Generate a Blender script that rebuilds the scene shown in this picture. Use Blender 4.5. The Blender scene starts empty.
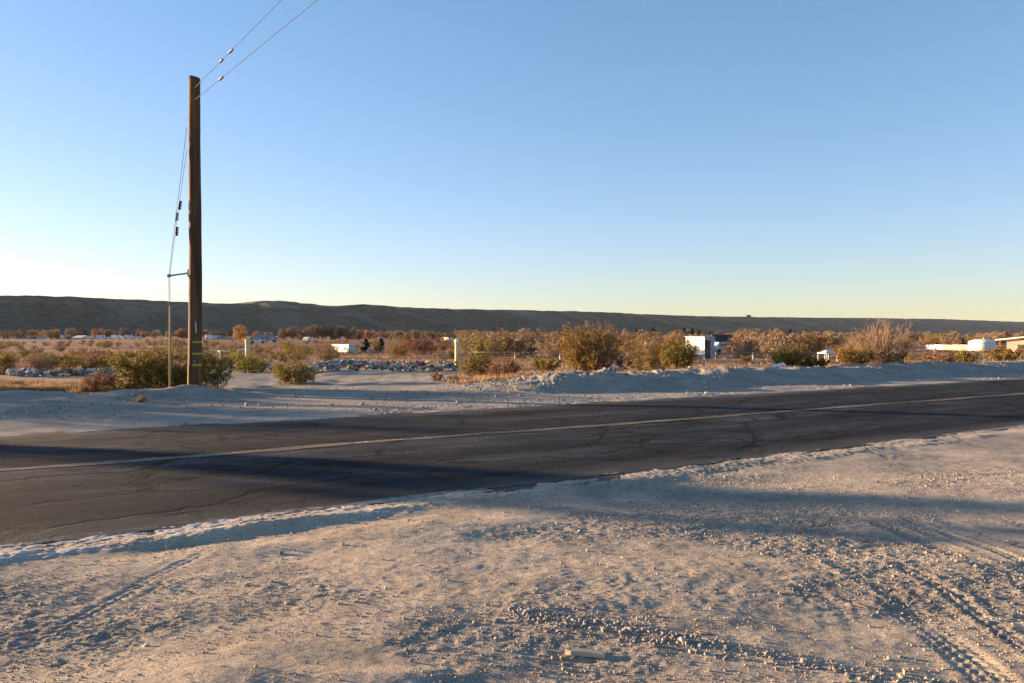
import bpy, math, random
import numpy as np
from mathutils import Vector

# ------------------------------------------------------------------ camera, sky, sun
sc = bpy.context.scene
COL = sc.collection
F_PX, CAM_Z, HOR = 796.0, 1.65, 335.0
cam_d = bpy.data.cameras.new('camera')
cam_d.sensor_width = 36.0
cam_d.lens = F_PX / 1024 * 36
cam_d.clip_start, cam_d.clip_end = 0.1, 60000
cam_d.dof.use_dof = True
cam_d.dof.focus_distance = 7.0
cam_d.dof.aperture_fstop = 9
cam = bpy.data.objects.new('camera', cam_d)
COL.objects.link(cam)
cam.location = (0, 0, CAM_Z)
cam.rotation_euler = (math.radians(90) - math.atan((341.5 - HOR) / F_PX), 0, 0)
sc.camera = cam

SUN_AZ, SUN_EL = math.radians(-72), math.radians(6.2)      # azimuth measured from +Y towards +X
world = bpy.data.worlds.new('World')
sc.world = world
world.use_nodes = True
wn, wl = world.node_tree.nodes, world.node_tree.links
sky = wn.new('ShaderNodeTexSky')
sky.sky_type = 'NISHITA'
sky.sun_disc = False
sky.sun_elevation = SUN_EL
sky.sun_rotation = SUN_AZ
sky.altitude = 850
sky.air_density = 1.0
sky.dust_density = 0.5
sky.ozone_density = 1.0
# camera-like tone: compress the sky's range and white-balance it, then the usual strength
SKY_STR, EXPO = 0.10, 2.12
sc1 = wn.new('ShaderNodeVectorMath'); sc1.operation = 'SCALE'; sc1.inputs['Scale'].default_value = 0.1
gs_ = wn.new('ShaderNodeSeparateXYZ'); gm = wn.new('ShaderNodeCombineXYZ')
bal = wn.new('ShaderNodeVectorMath'); bal.operation = 'MULTIPLY'
bal.inputs[1].default_value = tuple(g / 2 ** EXPO / SKY_STR for g in (1.74, 1.70, 2.48))
hs_ = wn.new('ShaderNodeHueSaturation'); hs_.inputs['Saturation'].default_value = 1.09
wl.new(sky.outputs[0], sc1.inputs[0]); wl.new(sc1.outputs[0], hs_.inputs['Color']); wl.new(hs_.outputs[0], gs_.inputs[0])
for i_, p_ in enumerate((0.85, 0.73, 0.77)):
    pw = wn.new('ShaderNodeMath'); pw.operation = 'POWER'; pw.inputs[1].default_value = p_
    wl.new(gs_.outputs[i_], pw.inputs[0]); wl.new(pw.outputs[0], gm.inputs[i_])
wl.new(gm.outputs[0], bal.inputs[0])
wl.new(bal.outputs[0], wn['Background'].inputs[0])
wn['Background'].inputs[1].default_value = SKY_STR
sun_dir = Vector((math.sin(SUN_AZ) * math.cos(SUN_EL), math.cos(SUN_AZ) * math.cos(SUN_EL), math.sin(SUN_EL)))
sd = bpy.data.lights.new('sun', 'SUN')
sd.energy = 5.0
sd.angle = math.radians(0.6)
sd.color = (1.0, 0.68, 0.40)
sun = bpy.data.objects.new('sun', sd)
COL.objects.link(sun)
sun.location = (-40, 20, 30)
sun.rotation_euler = sun_dir.to_track_quat('Z', 'Y').to_euler()
sc.view_settings.view_transform = 'Standard'
sc.view_settings.look = 'None'
sc.view_settings.gamma = 1.0
sc.view_settings.exposure = EXPO
sc.cycles.max_bounces = 5
sc.cycles.diffuse_bounces = 3
sc.cycles.transparent_max_bounces = 8

rnd = random.Random(11)
R = np.random.default_rng(11)

# ------------------------------------------------------------------ noise and terrain height
def _hash(ix, iy, seed):
    n = (ix.astype(np.int64) * 374761393 + iy.astype(np.int64) * 668265263 + seed * 1442695041) & 0xffffffff
    n = ((n ^ (n >> 13)) * 1274126177) & 0xffffffff
    n = (n ^ (n >> 16)) & 0xffffffff
    return n.astype(np.float64) / 4294967295.0 * 2 - 1

def vnoise(x, y, s, seed=0):
    x = np.asarray(x, float) / s; y = np.asarray(y, float) / s
    ix, iy = np.floor(x), np.floor(y)
    fx, fy = x - ix, y - iy
    ux, uy = fx * fx * fx * (fx * (fx * 6 - 15) + 10), fy * fy * fy * (fy * (fy * 6 - 15) + 10)
    a, b = _hash(ix, iy, seed), _hash(ix + 1, iy, seed)
    c, d = _hash(ix, iy + 1, seed), _hash(ix + 1, iy + 1, seed)
    return (a * (1 - ux) + b * ux) * (1 - uy) + (c * (1 - ux) + d * ux) * uy

def fbm(x, y, s, seed=0, octv=3, gain=.5):
    x = np.asarray(x, float); y = np.asarray(y, float)
    t, a = 0, 1.0
    for k in range(octv):
        ca, sa = math.cos(.6 + k), math.sin(.6 + k)
        t = t + a * vnoise(x * ca - y * sa, x * sa + y * ca, s / 2 ** k, seed + k * 17)
        a *= gain
    return t

def sstep(a, b, x):
    t = np.clip((np.asarray(x, float) - a) / (b - a), 0, 1)
    return t * t * (3 - 2 * t)

RD = math.atan2(1800 - 512, F_PX)
RDX, RDY = math.sin(RD), math.cos(RD)           # along the road
def road_uv(x, y):
    return x * RDX + y * RDY, -x * RDY + y * RDX
V0, V1, VC = 7.3, 15.4, 11.35

def road_z(v):
    return 0.035 * (1 - ((v - VC) / 4.05) ** 2)

def track(x, y, x0, y0, k, w, depth, seed):
    """a wheel rut pressed in the dirt: groove, raised lips and tread"""
    cx = x0 - k * (y - y0) ** 2
    d = x - cx
    g = -depth * np.exp(-(d / w) ** 4) + depth * .7 * np.exp(-((np.abs(d) - w * 1.35) / (w * .35)) ** 2)
    tread = .0035 * np.sign(np.sin(2 * np.pi * (y + np.abs(d) * .9) / .075)) * np.exp(-(d / w) ** 4)
    tread += .004 * np.cos(2 * np.pi * d / .06) * np.exp(-(d / w) ** 4)
    fade = sstep(7.3, 6.5, y) * (0.35 + .65 * sstep(-.4, .5, vnoise(x, y, .8, seed)))
    return (g * .45 + tread * .8) * fade

def height(x, y):
    x = np.asarray(x, float); y = np.asarray(y, float)
    u, v = road_uv(x, y)
    near = sstep(7.0, 6.2, v)
    # long descent of the plain away from the road
    z = -0.9 * (1 - np.exp(-np.maximum(y - 25, 0) / 40)) * sstep(20, 28, v)
    z = z + .03 * fbm(x, y, 6, 3, 3) * sstep(15.6, 18, v)
    # ---- dirt on the camera side
    f = .036 * fbm(x, y, 2.6, 5, 2) + .030 * fbm(x * .6, y * 1.3, 1.1, 9, 3, .45) + .0035 * fbm(x, y, .3, 21, 3, .6)
    rough = sstep(-.1, .75, fbm(x, y, 1.1, 33, 3))
    f = f + (.0010 + .0034 * rough) * fbm(x, y, .08, 31, 4, .72) 
    smooth = sstep(.0, .55, vnoise(x * .5, y, 1.3, 77))          # some swaths are driven smooth
    f = f - smooth * .002 * fbm(x, y, .09, 31, 3, .65)
    for a in ((3.30, 5.6, .06, .085, .020, 41), (3.62, 5.6, .06, .05, .014, 48), (4.45, 5.6, .05, .09, .018, 42), (2.35, 5.0, .05, .10, .013, 43),
              (2.72, 5.0, .05, .06, .010, 49), (3.95, 5.0, .04, .08, .012, 46), (-2.55, 4.6, -.12, .06, .006, 44), (5.6, 7.2, .05, .10, .014, 47)):
        f = f + track(x, y, *a)
    wy = 4.53 - .46 * (x - .16) - .02 * (x - .16) ** 2           # windrow of loose gravel
    f = f + .020 * np.exp(-((y - wy) / .10) ** 2) * sstep(-.3, .1, x) * sstep(2.6, 1.4, x)
    f = f + .02 * np.exp(-((y - 3.9 - .2 * np.sin(x * 1.7)) / .12) ** 2) * sstep(.2, -.6, x)
    # ditch beside the asphalt, narrow on the left, broad and soft on the right
    wd = .28 + .65 * sstep(2.5, 6.0, u)
    vc = 6.62 - .55 * sstep(2.5, 6.0, u) + .09 * vnoise(u, v * .3, .9, 61)
    vc = vc + .10 * fbm(x, y, .45, 63, 3)
    f = f * (1 - .6 * np.exp(-((v - vc) / (wd * 1.3)) ** 2)) - (.030 + .018 * vnoise(u, v, 1.3, 65)) * np.exp(-((v - vc) / wd) ** 2)
    f = f + .02
    z = z + f * sstep(7.15, 6.85, v)
    # shoulder against the asphalt: crumbles over and under its edge
    edge = .007 * fbm(u * .6, v, .2, 71, 3) + .013 * fbm(u * .8, v, 1.1, 72, 2) + .004 * fbm(x, y, .05, 73, 2)
    sh = (edge + .004 + (V0 - v) * .012) * sstep(6.7, 6.95, v) * sstep(7.9, 7.3, v)
    z = z + sh
    sh2 = (edge * .9 + .004 + (v - V1) * .012) * sstep(14.9, 15.3, v) * sstep(19, 16, v)
    z = z + sh2
    # under the asphalt
    z = z - .12 * sstep(V0 + .05, V0 + .5, v) * sstep(V1 - .05, V1 - .5, v)
    # ---- far side berm
    ramp = sstep(9.5, 14.5, u)
    bz = (.36 + .09 * fbm(u, v, 2.2, 81, 3) + .10 * np.exp(-((u - 15.2) / 1.1) ** 2)) * ramp
    z = z + bz * sstep(17.6, 19.6, v) * (1 - .85 * sstep(20.4, 24.5, v))
    z = z + .065 * fbm(x, y, .6, 83, 4, .6) * ramp * np.exp(-((v - 20.2) / 1.6) ** 2)
    z = z + .05 * np.abs(fbm(x, y, .22, 84, 2)) * np.exp(-((u - 14.2) / 2.3) ** 2) * np.exp(-((v - 20.2) / 1.2) ** 2)
    # mounds round the pole and the low bank left of it
    up, vp = road_uv(-9.3, 21.6)
    z = z + .24 * np.exp(-((u - up) / 2.5) ** 2 - ((v - vp + .25) / 1.3) ** 2) * (1 + .35 * fbm(x, y, .8, 91, 3))
    z = z + .15 * sstep(up - 1.0, up - 3.5, u) * np.exp(-((v - 24.8) / 1.1) ** 2) * (1 + .8 * fbm(x, y, 1.2, 92, 3))
    # rough ground beyond
    z = z + .05 * fbm(x, y, 1.3, 95, 3) * sstep(22, 26, v) * sstep(200, 100, y)
    z = z + .4 * fbm(x, y, 60, 97, 2) * sstep(90, 250, y) * sstep(-50, 60, y)
    return z

def H(x, y):
    return float(height(np.array([x]), np.array([y]))[0])

def gx(px, d):
    return (px - 512) / F_PX * d
def zat(py, d):
    return CAM_Z - (py - HOR) * d / F_PX

# ------------------------------------------------------------------ mesh helpers
def np_mesh(name, V, F, attrs=None, smooth=False):
    """V (n,3); F list of (m,k) int arrays"""
    V = np.asarray(V, np.float32)
    me = bpy.data.meshes.new(name)
    me.vertices.add(len(V)); me.vertices.foreach_set('co', V.ravel())
    F = [np.asarray(f, np.int32) for f in F if len(f)]
    li = np.concatenate([f.ravel() for f in F])
    tot = np.concatenate([np.full(len(f), f.shape[1], np.int32) for f in F])
    st = np.concatenate([[0], np.cumsum(tot)[:-1]]).astype(np.int32)
    me.loops.add(len(li)); me.loops.foreach_set('vertex_index', li)
    me.polygons.add(len(tot)); me.polygons.foreach_set('loop_start', st)
    me.polygons.foreach_set('use_smooth', np.full(len(tot), smooth))
    for k, a in (attrs or {}).items():
        at = me.attributes.new(k, 'FLOAT', 'POINT'); at.data.foreach_set('value', np.asarray(a, np.float32))
    me.update(calc_edges=True)
    return me

def link(name, me, mat=None, parent=None, kind=None):
    o = bpy.data.objects.new(name, me); COL.objects.link(o)
    if mat: me.materials.append(mat)
    if parent: o.parent = parent
    if kind: o['kind'] = kind
    return o

def tag(o, label=None, cat=None, group=None):
    if label: o['label'] = label
    if cat: o['category'] = cat
    if group: o['group'] = group
    return o

def thing(name, label, cat, loc=(0, 0, 0), rz=0, group=None):
    o = bpy.data.objects.new(name, None); COL.objects.link(o)
    o.empty_display_size = .2
    o.location = loc; o.rotation_euler = (0, 0, rz)
    return tag(o, label, cat, group)

def copy_thing(r0, loc, rz=0, scale=1.0, label=None):
    r = r0.copy(); COL.objects.link(r)
    r.location = loc; r.rotation_euler = (0, 0, rz)
    r.scale = (scale,) * 3 if not isinstance(scale, tuple) else scale
    if label: r['label'] = label
    for c in r0.children:
        k = c.copy(); COL.objects.link(k); k.parent = r
        for g in c.children:
            q = g.copy(); COL.objects.link(q); q.parent = k
    return r

class MB:
    def __init__(s): s.v = []; s.q = []; s.t = []; s.n = []
    def off(s): return len(s.v)
    def box(s, c, size, rz=0, tilt=None):
        o = s.off(); hx, hy, hz = size[0] / 2, size[1] / 2, size[2] / 2
        for dx, dy, dz in ((-1,-1,-1),(1,-1,-1),(1,1,-1),(-1,1,-1),(-1,-1,1),(1,-1,1),(1,1,1),(-1,1,1)):
            p = Vector((dx * hx, dy * hy, dz * hz))
            if tilt: p.rotate(tilt)
            x, y = p.x * math.cos(rz) - p.y * math.sin(rz), p.x * math.sin(rz) + p.y * math.cos(rz)
            s.v.append((c[0] + x, c[1] + y, c[2] + p.z))
        for f in ((0,3,2,1),(4,5,6,7),(0,1,5,4),(1,2,6,5),(2,3,7,6),(3,0,4,7)): s.q.append([o + i for i in f])
        return s
    def tube(s, pts, rad, n=8, cap=True):
        pts = [Vector(p) for p in pts]
        rad = rad if hasattr(rad, '__len__') else [rad] * len(pts)
        o = s.off()
        for i, p in enumerate(pts):
            t = (pts[min(i + 1, len(pts) - 1)] - pts[max(i - 1, 0)]).normalized()
            a = t.cross(Vector((0, 0, 1)))
            if a.length < .05: a = t.cross(Vector((1, 0, 0)))
            a.normalize(); b = t.cross(a)
            for k in range(n):
                w = 2 * math.pi * k / n
                s.v.append(tuple(p + (a * math.cos(w) + b * math.sin(w)) * rad[i]))
        for i in range(len(pts) - 1):
            for k in range(n):
                s.q.append([o + i * n + k, o + i * n + (k + 1) % n, o + (i + 1) * n + (k + 1) % n, o + (i + 1) * n + k])
        if cap:
            s.n.append([o + k for k in range(n)][::-1]); s.n.append([o + (len(pts) - 1) * n + k for k in range(n)])
        return s
    def lathe(s, prof, n=24, c=(0, 0, 0)):
        o = s.off()
        for r, z in prof:
            for k in range(n):
                w = 2 * math.pi * k / n
                s.v.append((c[0] + r * math.cos(w), c[1] + r * math.sin(w), c[2] + z))
        for i in range(len(prof) - 1):
            for k in range(n):
                s.q.append([o + i * n + k, o + i * n + (k + 1) % n, o + (i + 1) * n + (k + 1) % n, o + (i + 1) * n + k])
        s.n.append([o + k for k in range(n)][::-1]); s.n.append([o + (len(prof) - 1) * n + k for k in range(n)])
        return s
    def quad(s, *p):
        o = s.off(); s.v += [tuple(q) for q in p]; s.n.append(list(range(o, o + len(p)))); return s
    def build(s, name, mat, parent=None, smooth=False):
        me = bpy.data.meshes.new(name)
        me.from_pydata(s.v, [], s.q + s.t + s.n)
        if smooth:
            for p in me.polygons: p.use_smooth = len(p.vertices) == 4
        me.update()
        return link(name, me, mat, parent)

# ------------------------------------------------------------------ materials
def mat(name, cols, scale=5.0, detail=6, rough=.9, bump=0.0, bscale=None, bdist=.02, coord='Object', stretch=(1, 1, 1),
        rand=0.0, spec=.2, metal=0.0, attr=None, two=None, trans=0.0):
    """procedural material; cols: list of (pos, rgb) for a noise ramp"""
    m = bpy.data.materials.new(name); m.use_nodes = True
    n, l = m.node_tree.nodes, m.node_tree.links
    b = n['Principled BSDF']
    b.inputs['Roughness'].default_value = rough
    b.inputs['Specular IOR Level'].default_value = spec
    b.inputs['Metallic'].default_value = metal
    tc = n.new('ShaderNodeTexCoord'); mp = n.new('ShaderNodeMapping')
    l.new(tc.outputs[coord], mp.inputs[0]); mp.inputs['Scale'].default_value = stretch
    nz = n.new('ShaderNodeTexNoise'); nz.inputs['Scale'].default_value = scale; nz.inputs['Detail'].default_value = detail
    nz.inputs['Roughness'].default_value = .6
    l.new(mp.outputs[0], nz.inputs['Vector'])
    rp = n.new('ShaderNodeValToRGB'); l.new(nz.outputs[0], rp.inputs[0])
    while len(rp.color_ramp.elements) < len(cols): rp.color_ramp.elements.new(.5)
    for e, (p, c) in zip(rp.color_ramp.elements, cols): e.position = p; e.color = (*c, 1)
    out = rp.outputs[0]
    if rand:
        oi = n.new('ShaderNodeObjectInfo'); hs = n.new('ShaderNodeHueSaturation')
        mr = n.new('ShaderNodeMapRange'); l.new(oi.outputs['Random'], mr.inputs[0])
        mr.inputs[3].default_value = 1 - rand; mr.inputs[4].default_value = 1 + rand
        l.new(mr.outputs[0], hs.inputs['Value'])
        m2 = n.new('ShaderNodeMath'); m2.operation = 'MULTIPLY_ADD'; l.new(oi.outputs['Random'], m2.inputs[0])
        m2.inputs[1].default_value = .03; m2.inputs[2].default_value = .485; l.new(m2.outputs[0], hs.inputs['Hue'])
        l.new(out, hs.inputs['Color']); out = hs.outputs[0]
    if attr:   # per-element tone stored on the mesh
        at = n.new('ShaderNodeAttribute'); at.attribute_name = attr
        mx = n.new('ShaderNodeMix'); mx.data_type = 'RGBA'; mx.inputs[0].default_value = 1
        l.new(at.outputs['Fac'], mx.inputs[0]); l.new(out, mx.inputs[6]); mx.inputs[7].default_value = (*two, 1)
        out = mx.outputs[2]
    l.new(out, b.inputs['Base Color'])
    if bump:
        nb = n.new('ShaderNodeTexNoise'); nb.inputs['Scale'].default_value = bscale or scale * 4; nb.inputs['Detail'].default_value = 8
        l.new(mp.outputs[0], nb.inputs['Vector'])
        bp = n.new('ShaderNodeBump'); bp.inputs['Strength'].default_value = bump; bp.inputs['Distance'].default_value = bdist
        l.new(nb.outputs[0], bp.inputs['Height']); l.new(bp.outputs[0], b.inputs['Normal'])
    if trans:
        tr = n.new('ShaderNodeBsdfTranslucent'); ms = n.new('ShaderNodeMixShader'); ms.inputs[0].default_value = trans
        l.new(out, tr.inputs[0]); l.new(b.outputs[0], ms.inputs[1]); l.new(tr.outputs[0], ms.inputs[2])
        l.new(ms.outputs[0], n['Material Output'].inputs[0])
    return m

def ground_material():
    m = bpy.data.materials.new('desert_dirt'); m.use_nodes = True
    n, l = m.node_tree.nodes, m.node_tree.links
    b = n['Principled BSDF']; b.inputs['Roughness'].default_value = .95; b.inputs['Specular IOR Level'].default_value = .08
    geo = n.new('ShaderNodeNewGeometry')
    def noise(sc_, det=6, rgh=.6, st=None):
        t = n.new('ShaderNodeTexNoise'); t.inputs['Scale'].default_value = sc_; t.inputs['Detail'].default_value = det; t.inputs['Roughness'].default_value = rgh
        if st:
            mp = n.new('ShaderNodeMapping'); mp.inputs['Scale'].default_value = st; l.new(geo.outputs['Position'], mp.inputs[0]); l.new(mp.outputs[0], t.inputs['Vector'])
        else: l.new(geo.outputs['Position'], t.inputs['Vector'])
        return t.outputs[0]
    def ramp(src, *el):
        r = n.new('ShaderNodeValToRGB'); l.new(src, r.inputs[0])
        while len(r.color_ramp.elements) < len(el): r.color_ramp.elements.new(.5)
        for e, (p, c) in zip(r.color_ramp.elements, el): e.position = p; e.color = (*c, 1)
        return r.outputs[0]
    def mix(f, a, c, mode='MIX'):
        x = n.new('ShaderNodeMix'); x.data_type = 'RGBA'; x.blend_type = mode
        if isinstance(f, float): x.inputs[0].default_value = f
        else: l.new(f, x.inputs[0])
        l.new(a, x.inputs[6])
        if isinstance(c, tuple): x.inputs[7].default_value = (*c, 1)
        else: l.new(c, x.inputs[7])
        return x.outputs[2]
    fines = ramp(noise(1.1, 8), (.3, (.36, .295, .225)), (.5, (.44, .37, .29)), (.72, (.50, .43, .345)))
    coarse = ramp(noise(1.7, 6), (.3, (.24, .215, .185)), (.7, (.36, .32, .27)))
    ag = n.new('ShaderNodeAttribute'); ag.attribute_name = 'gravelly'
    dirt = mix(ag.outputs['Fac'], fines, coarse)
    speck = ramp(noise(80, 4, .9), (.40, (.38, .38, .41)), (.5, (1, 1, 1)), (.60, (1.45, 1.4, 1.34)))
    dirt = mix(.85, dirt, speck, 'MULTIPLY')
    speck2 = ramp(noise(11, 5, .7), (.35, (.78, .78, .80)), (.6, (1.08, 1.06, 1.03)))
    dirt = mix(.8, dirt, speck2, 'MULTIPLY')
    dry = ramp(noise(2.2, 6, .7, (.35, 1, 1)), (.3, (.19, .10, .057)), (.5, (.31, .17, .10)), (.7, (.42, .25, .15)))
    far = ramp(noise(.055, 6, .65, (.15, 1, 1)), (.40, (.38, .36, .34)), (.5, (.9, .88, .86)), (.62, (1.2, 1.12, 1.05)))
    dry = mix(.8, dry, far, 'MULTIPLY')
    spots = ramp(noise(.35, 3, .7), (.54, (1, 1, 1)), (.60, (.35, .38, .30)))
    dry = mix(.7, dry, spots, 'MULTIPLY')
    a = n.new('ShaderNodeAttribute'); a.attribute_name = 'dry'
    colr = mix(a.outputs['Fac'], dirt, dry)
    a2 = n.new('ShaderNodeAttribute'); a2.attribute_name = 'white'
    colr = mix(a2.outputs['Fac'], colr, (.52, .51, .49))
    l.new(colr, b.inputs['Base Color'])
    bp = n.new('ShaderNodeBump'); bp.inputs['Strength'].default_value = 1.0; bp.inputs['Distance'].default_value = .010
    l.new(noise(85, 5, .8), bp.inputs['Height'])
    bp2 = n.new('ShaderNodeBump'); bp2.inputs['Strength'].default_value = .35; bp2.inputs['Distance'].default_value = .04
    l.new(noise(9, 6, .65), bp2.inputs['Height']); l.new(bp.outputs[0], bp2.inputs['Normal'])
    l.new(bp2.outputs[0], b.inputs['Normal'])
    return m

def asphalt_material():
    m = bpy.data.materials.new('worn_asphalt'); m.use_nodes = True
    n, l = m.node_tree.nodes, m.node_tree.links
    b = n['Principled BSDF']; b.inputs['Specular IOR Level'].default_value = .12
    tc = n.new('ShaderNodeTexCoord')
    def mp(st, loc=(0, 0, 0)):
        q = n.new('ShaderNodeMapping'); q.inputs['Scale'].default_value = st; q.inputs['Location'].default_value = loc
        l.new(tc.outputs['Object'], q.inputs[0]); return q.outputs[0]
    def noise(sc_, det=5, vec=None, r=.6):
        t = n.new('ShaderNodeTexNoise'); t.inputs['Scale'].default_value = sc_; t.inputs['Detail'].default_value = det; t.inputs['Roughness'].default_value = r
        l.new(vec or tc.outputs['Object'], t.inputs['Vector']); return t
    def ramp(src, *el):
        r = n.new('ShaderNodeValToRGB'); l.new(src, r.inputs[0])
        while len(r.color_ramp.elements) < len(el): r.color_ramp.elements.new(.5)
        for e, (p, c) in zip(r.color_ramp.elements, el): e.position = p; e.color = (*((c,) * 3 if isinstance(c, float) else c), 1)
        return r.outputs[0]
    def mul(a, c, f=1.0):
        x = n.new('ShaderNodeMix'); x.data_type = 'RGBA'; x.blend_type = 'MULTIPLY'; x.inputs[0].default_value = f
        l.new(a, x.inputs[6]); l.new(c, x.inputs[7]); return x.outputs[2]
    base = ramp(noise(.9, 6, mp((.25, 1, 1))).outputs[0], (.34, (.0075, .0092, .012)), (.48, (.0135, .0156, .0190)), (.64, (.026, .0275, .031)))
    lanes = ramp(noise(.75, 3, mp((.03, 1.1, 1))).outputs[0], (.38, .62), (.5, 1.0), (.60, 1.55))
    base = mul(base, lanes)
    blot = ramp(noise(2.4, 7, mp((.3, 1, 1), (7, 2, 0)), .72).outputs[0], (.36, .55), (.5, .95), (.62, 1.5))
    base = mul(base, blot)
    agg2 = ramp(noise(22, 5, None, .85).outputs[0], (.40, .42), (.5, 1.0), (.60, 1.9))
    base = mul(base, agg2, .9)
    agg = ramp(noise(60, 4, r=.9).outputs[0], (.38, .35), (.5, 1.0), (.64, 2.0))
    base = mul(base, agg, .85)
    # irregular cracks: bent cell borders, present only in places
    wn_ = noise(1.6, 8, None, .7)
    add = n.new('ShaderNodeVectorMath'); add.operation = 'MULTIPLY_ADD'
    l.new(wn_.outputs['Color'], add.inputs[0]); add.inputs[1].default_value = (.38, .38, 0); l.new(mp((.42, .75, 0)), add.inputs[2])
    def crack(scale, w, lo, hi, seed):
        vo = n.new('ShaderNodeTexVoronoi'); vo.feature = 'DISTANCE_TO_EDGE'; vo.inputs['Scale'].default_value = scale
        l.new(add.outputs[0], vo.inputs['Vector'])
        r1 = ramp(vo.outputs['Distance'], (0.0, 0.0), (w, 1.0))
        pr = ramp(noise(.55, 3, mp((.5, 1, 1), (seed, 3, 0))).outputs[0], (lo, 1.0), (hi, 0.0))
        mx = n.new('ShaderNodeMath'); mx.operation = 'MAXIMUM'; l.new(r1, mx.inputs[0]); l.new(pr, mx.inputs[1]); return mx.outputs[0]
    c1, c2 = crack(.8, .030, .42, .47, 5), crack(2.3, .050, .50, .54, 11)
    mn = n.new('ShaderNodeMath'); mn.operation = 'MINIMUM'; l.new(c1, mn.inputs[0]); l.new(c2, mn.inputs[1])
    dk = n.new('ShaderNodeMapRange'); l.new(mn.outputs[0], dk.inputs[0]); dk.inputs[3].default_value = .02
    base = mul(base, dk.outputs[0])
    # dust blown on to both edges
    sx = n.new('ShaderNodeSeparateXYZ'); l.new(tc.outputs['Object'], sx.inputs[0])
    ab = n.new('ShaderNodeMath'); ab.operation = 'ABSOLUTE'; l.new(sx.outputs['Y'], ab.inputs[0])
    nd = noise(1.6, 6, mp((.35, 1, 1)), .7)
    ad = n.new('ShaderNodeMath'); ad.operation = 'MULTIPLY_ADD'; l.new(nd.outputs[0], ad.inputs[0]); ad.inputs[1].default_value = 1.5; l.new(ab.outputs[0], ad.inputs[2])
    dm = n.new('ShaderNodeMapRange'); l.new(ad.outputs[0], dm.inputs[0]); dm.inputs[1].default_value = 4.0; dm.inputs[2].default_value = 5.0; dm.inputs[4].default_value = .75
    x = n.new('ShaderNodeMix'); x.data_type = 'RGBA'; l.new(dm.outputs[0], x.inputs[0]); l.new(base, x.inputs[6]); x.inputs[7].default_value = (.12, .108, .095, 1)
    l.new(x.outputs[2], b.inputs['Base Color'])
    b.inputs['Roughness'].default_value = .95
    bp = n.new('ShaderNodeBump'); bp.inputs['Strength'].default_value = .5; bp.inputs['Distance'].default_value = .006
    l.new(noise(110, 4, r=.8).outputs[0], bp.inputs['Height'])
    bp2 = n.new('ShaderNodeBump'); bp2.inputs['Strength'].default_value = .6; bp2.inputs['Distance'].default_value = .02
    l.new(mn.outputs[0], bp2.inputs['Height']); l.new(bp.outputs[0], bp2.inputs['Normal'])
    l.new(bp2.outputs[0], b.inputs['Normal'])
    return m

def paint_material(name, col, wear, under=(.055, .05, .046)):
    m = bpy.data.materials.new(name); m.use_nodes = True
    n, l = m.node_tree.nodes, m.node_tree.links
    b = n['Principled BSDF']; b.inputs['Roughness'].default_value = .8; b.inputs['Specular IOR Level'].default_value = .2
    tc = n.new('ShaderNodeTexCoord')
    t = n.new('ShaderNodeTexNoise'); t.inputs['Scale'].default_value = 9; t.inputs['Detail'].default_value = 8; t.inputs['Roughness'].default_value = .75
    l.new(tc.outputs['Object'], t.inputs['Vector'])
    mp = n.new('ShaderNodeMapping'); mp.inputs['Scale'].default_value = (.3, 1, 1); l.new(tc.outputs['Object'], mp.inputs[0])
    t2 = n.new('ShaderNodeTexNoise'); t2.inputs['Scale'].default_value = 1.2; t2.inputs['Detail'].default_value = 6; l.new(mp.outputs[0], t2.inputs['Vector'])
    ad = n.new('ShaderNodeMath'); ad.operation = 'ADD'; l.new(t.outputs[0], ad.inputs[0]); l.new(t2.outputs[0], ad.inputs[1])
    r = n.new('ShaderNodeValToRGB'); l.new(ad.outputs[0], r.inputs[0]); r.color_ramp.elements[0].position = wear - .06; r.color_ramp.elements[1].position = min(1, wear + .06)
    # ramp clamps at 1, so rescale
    hv = n.new('ShaderNodeMath'); hv.operation = 'MULTIPLY'; hv.inputs[1].default_value = .5; l.new(ad.outputs[0], hv.inputs[0]); l.new(hv.outputs[0], r.inputs[0])
    x = n.new('ShaderNodeMix'); x.data_type = 'RGBA'; l.new(r.outputs[0], x.inputs[0]); x.inputs[6].default_value = (*under, 1); x.inputs[7].default_value = (*col, 1)
    l.new(x.outputs[2], b.inputs['Base Color'])
    return m

M = {}
M['ground'] = ground_material()
M['asphalt'] = asphalt_material()
M['yellow_line'] = paint_material('faded_yellow_paint', (.21, .16, .10), .50, (.05, .043, .036))
M['white_line'] = paint_material('worn_white_paint', (.30, .285, .265), .53, (.05, .046, .043))
M['stone'] = mat('gravel_stone', [(.3, (.30, .26, .215)), (.7, (.41, .36, .30))], 3, 2, .85, attr='tone', two=(.20, .18, .16))
M['rubble'] = mat('broken_concrete', [(.3, (.15, .15, .15)), (.5, (.28, .275, .27)), (.7, (.46, .45, .43))], 2.5, 6, .9, .6, 8, .05, rand=.65)
M['boulder'] = mat('tan_boulder', [(.38, (.05, .045, .04)), (.46, (.30, .26, .21)), (.7, (.50, .44, .36))], 2.2, 6, .9, .7, 8, .05)
M['wood_pole'] = mat('weathered_pole_wood', [(.3, (.045, .022, .011)), (.5, (.10, .050, .024)), (.7, (.18, .10, .05))], 7, 8, .8, .7, 20, .02, stretch=(1, 1, .06))
M['knot'] = mat('dark_knot_wood', [(.3, (.02, .012, .008)), (.7, (.05, .03, .02))], 9, 3, .8)
M['band'] = mat('yellow_reflective_band', [(.3, (.34, .27, .02)), (.7, (.46, .37, .04))], 8, 3, .5)
M['tag'] = mat('white_plastic_tag', [(.3, (.55, .55, .53)), (.7, (.75, .74, .70))], 8, 3, .5)
M['steel'] = mat('galvanised_steel', [(.3, (.28, .28, .27)), (.7, (.42, .41, .39))], 14, 4, .45, metal=.6)
M['wire'] = mat('stranded_steel_wire', [(.3, (.05, .05, .05)), (.7, (.09, .09, .09))], 20, 2, .7)
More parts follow.
